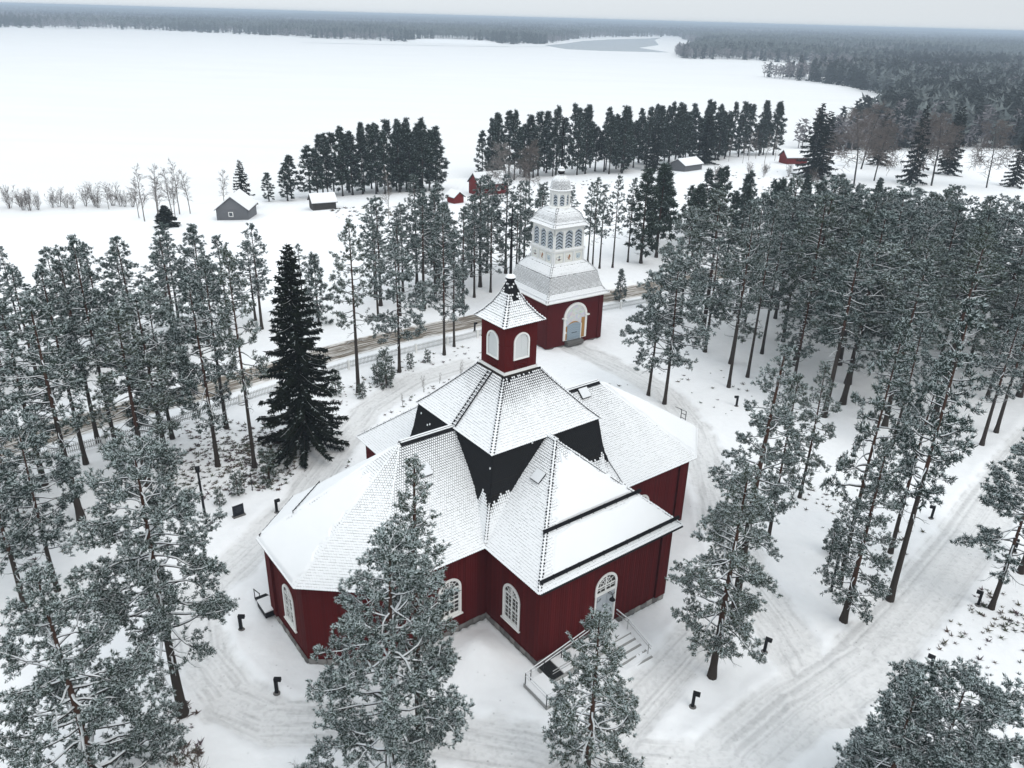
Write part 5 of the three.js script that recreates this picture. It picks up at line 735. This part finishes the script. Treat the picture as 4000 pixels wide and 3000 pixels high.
stand(26, inPoly([[-20, -106], [-10, -112], [2, -119], [6, -124], [2, -134], [-6, -136], [-16, -128], [-26, -118]]), [-30, -140, 8, -100], 3.0, (x, z, r) => place(r() < 0.7 ? slim[(r() * 4) | 0] : mid[(r() * 4) | 0], 'slim pine in the grove across the road, left of the bell tower', 'pines across the road left of the bell tower', x, z, 13.5 + r() * 4, 0, (r() * 2) | 0, RIMESOFT), 54);
[[13.1, -140.3, 14.1], [13.4, -133.9, 16.1], [14.9, -136.3, 14.6], [17.2, -137, 16], [9.5, -138, 13.5], [20.5, -141, 15]].forEach(([x, z, h], i) => place(slim[i % 4], 'slender bare-stemmed pine in the snow right of the bell tower', 'slender pines right of the bell tower', x, z, h, 2.2, 0, RIMESOFT));
stand(34, inPoly([[22, -136], [34, -142], [58, -158], [88, -180], [76, -196], [46, -176], [24, -160]]), [20, -198, 92, -134], 5, (x, z, r) => place(far[(r() * 4) | 0], 'pine beyond the road on the right, before the snowfield', 'pines beyond the road at right', x, z, Math.min(12 + r() * 6, 40 - 0.155 * Math.hypot(x, z) - r() * 5), 0, (r() * 2) | 0, RIMESOFT), 55);
// shore belts
stand(34, inPoly([[-63, -193], [-55, -198], [-40, -203], [-21, -205], [-19, -214], [-30, -219], [-44, -213], [-58, -203]]), [-65, -222, -18, -190], 2.3, (x, z, r) => place(far[(r() * 4) | 0], 'dark pine in the left belt on the lake shore', 'pines of the left shore belt', x, z, clamp(7 + (x + 63) * 0.42, 7, 15) + r() * 4 - 1.5, 2.5 + r() * 1.4, 3, RIMESOFT), 56);
stand(76, inPoly([[-14, -226], [4, -233], [30, -240], [52, -256], [66, -270], [92, -290], [94, -301], [70, -296], [46, -279], [24, -258], [0, -247], [-14, -238]]), [-16, -304, 96, -224], 2.6, (x, z, r) => place(far[(r() * 4) | 0], 'dark pine in the long right belt on the lake shore', 'pines of the right shore belt', x, z, 12.5 + r() * 6.5, 2.6 + r() * 1.4, 3, RIMESOFT), 57);
const fs = [0, 1].map((k) => spruceParts(33 + k, { H: 19, R: 3.6, n: 70, size: 0.75, dens: 0.5, frost: 0.03 })), SPR = { bark: GREYBARK, needle: SPRUCE };
[[85, -236, 20.7, 1.1, 'broad dark spruce at the left of the upper right group'], [88.5, -238, 18.5, 1.1, 'dark spruce close behind the broad spruce at upper right'], [115, -262, 17, 1, 'dark spruce rising behind the larches at upper right'], [111, -229, 21.9, 0.8, 'tall narrow spruce in the middle of the larches at upper right'], [130, -246, 20.2, 0.8, 'narrow spruce right of the larches at upper right'], [137, -262, 19, 0.75, 'narrow spruce behind at upper right'], [140, -229, 17, 0.85, 'dark spruce at the right edge of the picture, upper right'], [-64, -186, 11.4, 1.15, 'lone dark spruce beside the grey log barn'], [41, -247, 14, 1, 'black spruce among the right shore belt'], [60, -262, 16, 1.35, 'broad black spruce at the right end of the shore belt']].forEach(([x, z, h, w, label], i) => treeFrom('spruce_tree', fs[i % 2], SPR, label, 'spruce', undefined, x, z, h, i, w * 1.25));
// leafless trees
const larch = [0, 1].map((k) => bareParts(61 + k, { H: 19, R: 5.6, spread: 1.0, kids: 7, twig: 0.05, start: 0.28, levels: 4 })), birch = [0, 1, 2].map((k) => bareParts(64 + k, { H: 12, R: 2.6, spread: 0.5, kids: 5, twig: 0.022, start: 0.25, levels: 4, droop: 0.3 })), bush = [0, 1].map((k) => bareParts(68 + k, { H: 4, R: 1.4, spread: 0.5, stems: 7, kids: 3, twig: 0.018, start: 0.15, levels: 3 })), whip = [0, 1].map((k) => bareParts(71 + k, { H: 3.2, R: 0.9, spread: 0.5, stems: 2, kids: 4, twig: 0.008, levels: 3 }));
const LAR = { bark: GREYBARK, limb: TWIGRED }, BIR = { bark: std(0.16, 0.145, 0.135, 0.95), limb: TWIG };
[[94, -226, 19.7, 'grey leafless larch left of the narrow spruce at upper right'], [102, -232, 18.5, 'wide leafless larch with low fork at upper right'], [106, -252, 19, 'leafless brown larch behind the wide larch at upper right'], [116, -227, 21.6, 'tall leafless larch with leaning trunk at upper right'], [131, -226, 18, 'leafless larch with long bare trunk near the right edge'], [123, -250, 19, 'brown leafless larch top behind the narrow spruces']].forEach(([x, z, h, label], i) => treeFrom('larch_tree', larch[i % 2], LAR, label, 'larch', undefined, x, z, h, i * 1.7, 1.25));
[[-2.5, -196, 13, 1.2, 'round leafless grey tree right of the red cottage'], [3, -199, 15, 0.9, 'reddish leafless tree beside the round grey tree']].forEach(([x, z, h, w, label], i) => treeFrom('bare_tree', larch[i], i ? { bark: GREYBARK, limb: TWIGRED } : { bark: GREYBARK, limb: std(0.16, 0.145, 0.135, 0.95) }, label, 'bare tree', undefined, x, z, h, i, w));
[[-80, -169, 12], [-81, -178, 11.8], [-78, -178.5, 12], [-76, -178, 12.3], [-74, -179, 10.6], [-79, -174, 10.5], [-83, -173, 9], [-75, -173, 9.5]].forEach(([x, z, h], i) => treeFrom('birch_tree', birch[i % 3], BIR, 'leafless birch in the clump left of the log barn', 'birch', 'birches left of the log barn', x, z, h, i, 1));
treeFrom('birch_tree', birch[1], { bark: BIRCHBARK, limb: TWIG }, 'leafless birch directly behind the log barn', 'birch', undefined, -69, -187, 9.5, 1); treeFrom('birch_tree', birch[0], { bark: BIRCHBARK, limb: TWIG }, 'white-stemmed birch alone in the field before the shore belt', 'birch', undefined, -27.5, -170, 11, 2, 0.8); treeFrom('birch_tree', birch[2], BIR, 'small leafless tree by the left shore bushes', 'birch', undefined, -95, -184, 5.7, 1, 1.4);
[[72, -262], [76, -270], [80, -276], [69, -268], [84, -268], [79, -262]].forEach(([x, z], i) => treeFrom('birch_tree', birch[i % 3], BIR, 'leafless birch on the bank left of the broad dark spruce', 'birch', 'birches on the right bank', x, z, 8 + (i % 3) * 1.5, i, 0.8));
for (let i = 0; i < 22; i++) { const x = -128 + i * 1.75 + rt() * 1.2, z = -174.5 - (x + 128) * 0.33 - rt() * 5; treeFrom('shore_bush', bush[i % 2], { bark: TWIG, limb: TWIG }, 'leafless willow bush along the left shoreline', 'bush', 'willow bushes on the left shore', x, z, 3.2 + rt() * 2.6, rt() * 6, 1.1); }
for (let i = 0; i < 12; i++) { const x = 50 + rt() * 36, z = -222 - rt() * 20; treeFrom('shore_bush', bush[i % 2], { bark: TWIG, limb: TWIG }, 'low leafless bush on the snowy bank before the right shore belt', 'bush', 'low bushes on the right bank', x, z, 2 + rt() * 2, rt() * 6, 1.2); }
const jun = spruceParts(39, { H: 4.5, R: 2.6, n: 70, size: 0.5, dens: 1.2, base: 0.02, frost: 0.05 }); treeFrom('juniper_bush', jun, SPR, 'dark rounded juniper bush below the birch clump', 'juniper', undefined, -72, -161.5, 4.6, 0, 1.1); treeFrom('juniper_bush', jun, SPR, 'dark bush at the foot of the left shore pines', 'juniper', undefined, -25, -205, 3.6, 1, 1.1);
// saplings and twigs in the snow
[[-16.0, -85.5, 2.5], [-15.1, -86.6, 3.6], [-14.8, -84.6, 2.8], [-12.7, -90.5, 1.9], [-20.2, -82.3, 2.6], [-17.0, -81.4, 1.8], [-24.5, -60.8, 2.2], [-25.6, -59.2, 1.5], [-10.8, -92.5, 1.6], [-22.4, -63.4, 3.2]].forEach(([x, z, h], i) => treeFrom('pine_sapling', sapling[i % 3], PINE(2), 'pine sapling in the snow between the spruce and the picket fence', 'sapling', 'saplings by the fence', x, z, h, i, 1));
[[31.6, -33.8, 3.4, 'pine sapling nearest the bottom right pine, left of three'], [31.3, -30.5, 3.0, 'pine sapling at the bottom right, middle of three'], [33.8, -32.0, 3.2, 'pine sapling at the right edge, bottom right']].forEach(([x, z, h, label], i) => treeFrom('pine_sapling', young[i % 2], PINE(1), label, 'sapling', undefined, x, z, h, i, 0.7));
[[-16.6, -30.4, 3.8, 'leafless sapling in the snow at the bottom left, right of two'], [-18.4, -30.8, 2.8, 'leafless sapling in the snow at the bottom left, left of two'], [-11.3, -31.2, 2.4, 'thin leafless twigs at the bottom, left of the crooked pine']].forEach(([x, z, h, label], i) => treeFrom('bare_sapling', whip[i % 2], { bark: TWIG, limb: TWIG }, label, 'sapling', undefined, x, z, h, i, 1));
[[-10.2, -83.5, 2.2], [-6.3, -87.8, 2.6], [-12.1, -79.6, 1.8], [-4.2, -90.6, 1.6], [-8.7, -86.1, 1.5]].forEach(([x, z, h], i) => treeFrom('bare_sapling', whip[i % 2], { bark: TWIG, limb: TWIG }, 'leafless sapling in the snow between the fence and the church', 'sapling', 'saplings before the church', x, z, h, i, 0.8));
// heather and dwarf shrubs poking through the snow
{
  const r = rng(88), a = []; for (let i = 0; i < 9; i++) { const d = ball(r); d.y = Math.abs(d.y) * 0.5 + 0.15; blade(a, V((r() - 0.5) * 0.15, 0, (r() - 0.5) * 0.15), d.normalize(), 0.2 + r() * 0.15, 0.09, r); } const g = soup(a), M = [], C = [], spots = [[-27, -66, 6, 420], [-21.5, -67.5, 6, 620], [-17, -82, 6, 90], [-12, -87.5, 6, 110], [-7, -92, 6, 90], [-20.0, -36.0, 1.3, 26], [-18.7, -33.2, 1.0, 34], [32, -45, 7, 80], [37.5, -48, 2.5, 60], [27.5, -63.5, 3, 40], [33, -57, 7, 60], [-36, -58, 8, 60], [20, -88, 9, 60], [34, -40, 6, 45], [-30.5, -70.5, 5, 150], [-24, -72, 4, 170], [-34, -178, 9, 70], [25, -215, 14, 60], [70, -225, 20, 90], [-5, -145, 16, 70]];
  for (const [x, z, s, n] of spots) for (let i = 0; i < n; i++) { const b = r() * 6.28, q = Math.sqrt(r()) * s, X = x + Math.cos(b) * q, Z = z + Math.sin(b) * q; if (PATHS.some(([w, L]) => nearLine(L, X, Z) < w + 0.3)) continue; const k = (0.5 + r() * 1.1) * (Math.hypot(X, Z) > 130 ? 2 : 1); M.push(new THREE.Matrix4().compose(V(X, ground(X, Z) - 0.01, Z), new THREE.Quaternion().setFromAxisAngle(V(0, 1, 0), r() * 6.28), V(k, k * 0.8, k))); C.push(lin(0.05 + r() * 0.05, 0.045 + r() * 0.04, 0.035 + r() * 0.03)); }
  tag(instanced('heather', g, std(1, 1, 1, 0.95), M, scene, C), 'dark heather and dwarf shrubs poking through the thin snow', 'heather');
}
// ---------------------------------------------------------------- far woods: one mass each
{
  const r = rng(909), sp = spruceParts(77, { H: 16, R: 2.6, n: 30, size: 1.5, dens: 0.16, frost: 0 }), cone = mergeGeometries([bare(sp.needles), bare(sp.trunk)]).scale(0.19, 1 / 16, 0.19);
  const puff = (seed, lo, w, n, s) => { const q = rng(seed), a = []; for (let i = 0; i < n; i++) { const d = ball(q), k = Math.cbrt(q()), p = V(d.x * w * k, lo + (1 - lo) * (0.5 + 0.5 * d.y * k), d.z * w * k); blade(a, p, ball(q).add(V(0, 0.4, 0)).normalize(), s * (0.7 + q()), s * 0.5, q); } const b = new Build().tube([V(0, 0, 0), V(0, 0.8, 0)], [0.014, 0.006], 3); return mergeGeometries([bare(b.geo()), soup(a)]); };
  const pineG = puff(1, 0.3, 0.15, 70, 0.13).scale(3, 1, 3), birG = puff(2, 0.2, 0.16, 60, 0.12).scale(3, 1, 3), sets = { spruce: [[], []], pine: [[], []], birch: [[], []] };
  const put = (kind, x, z, h, w, y) => { const M = new THREE.Matrix4().compose(V(x, y, z), new THREE.Quaternion().setFromAxisAngle(V(0, 1, 0), r() * 6.28), V(h * w / 3, h, h * w / 3)), v = 0.8 + r() * 0.4; sets[kind][0].push(M); sets[kind][1].push(kind === 'spruce' ? lin(0.035 * v, 0.046 * v, 0.044 * v) : kind === 'pine' ? lin(0.12 * v, 0.14 * v, 0.138 * v) : lin(0.20 * v, 0.19 * v, 0.20 * v)); };
  const clearing = (x, z) => (x > 60 && x < 210 && z > -305 && z < -195) || z > -240;
  for (let R = 330; R < 9500;) {
    const dr = Math.max(6, R * 0.013), da = Math.max(4.6 / R, 0.0034);
    for (let a = -40 * D2R; a < 40 * D2R; a += da) {
      const A = a + (r() - 0.5) * da, Q = R + (r() - 0.5) * dr, x = Math.sin(A) * Q, z = -Math.cos(A) * Q; if (clearing(x, z)) continue; const d = lakeDist(x, z); if (d < 7 || (Q < 420 && d < 9) || x < -60 && Q < 900) continue;
      if (Q > 900 && fbm(x * 0.0016 + 9, z * 0.0016, 3) > 0.735) continue;                         // snowy fields between the woods
      const f = fbm(x * 0.006 + 2, z * 0.006, 3), e = fbm(x * 0.0017, z * 0.0017 + 8, 3), y = ground(x, z) - 0.2, grow = Math.max(1, da * Q / 5.5), near = smooth(900, 300, Q);
      let kind = d < 26 && f < 0.62 ? (r() < 0.75 ? 'birch' : 'spruce') : f + (r() - 0.5) * 0.3 > 0.56 ? 'spruce' : e + (r() - 0.5) * 0.2 > 0.52 ? 'birch' : 'pine'; if (Q < 760) kind = f > 0.6 && r() < 0.5 ? 'birch' : r() < 0.75 ? 'spruce' : 'pine';
      put(kind, x, z, (kind === 'birch' ? 10 + r() * 5 : kind === 'spruce' ? 12 + r() * 7 : 13 + r() * 4) * (1 + 0.0 * grow), Math.min(3, 1.25 * grow ** 0.8) * (kind === 'spruce' ? 1 : 1.25), y);
    }
    R += dr;
  }
  const W = std(1, 1, 1, 0.95);
  tag(instanced('far_spruce_forest', cone, W, sets.spruce[0], scene, sets.spruce[1]), 'dark spruce woods across the lake and to the right horizon', 'forest'); tag(instanced('far_pine_forest', pineG, W, sets.pine[0], scene, sets.pine[1]), 'grey-green pine forest stretching to the horizon', 'forest'); tag(instanced('far_birch_wood', birG, W, sets.birch[0], scene, sets.birch[1]), 'grey leafless birch woods along the far shores', 'forest');
}
renderer.render(scene, camera);
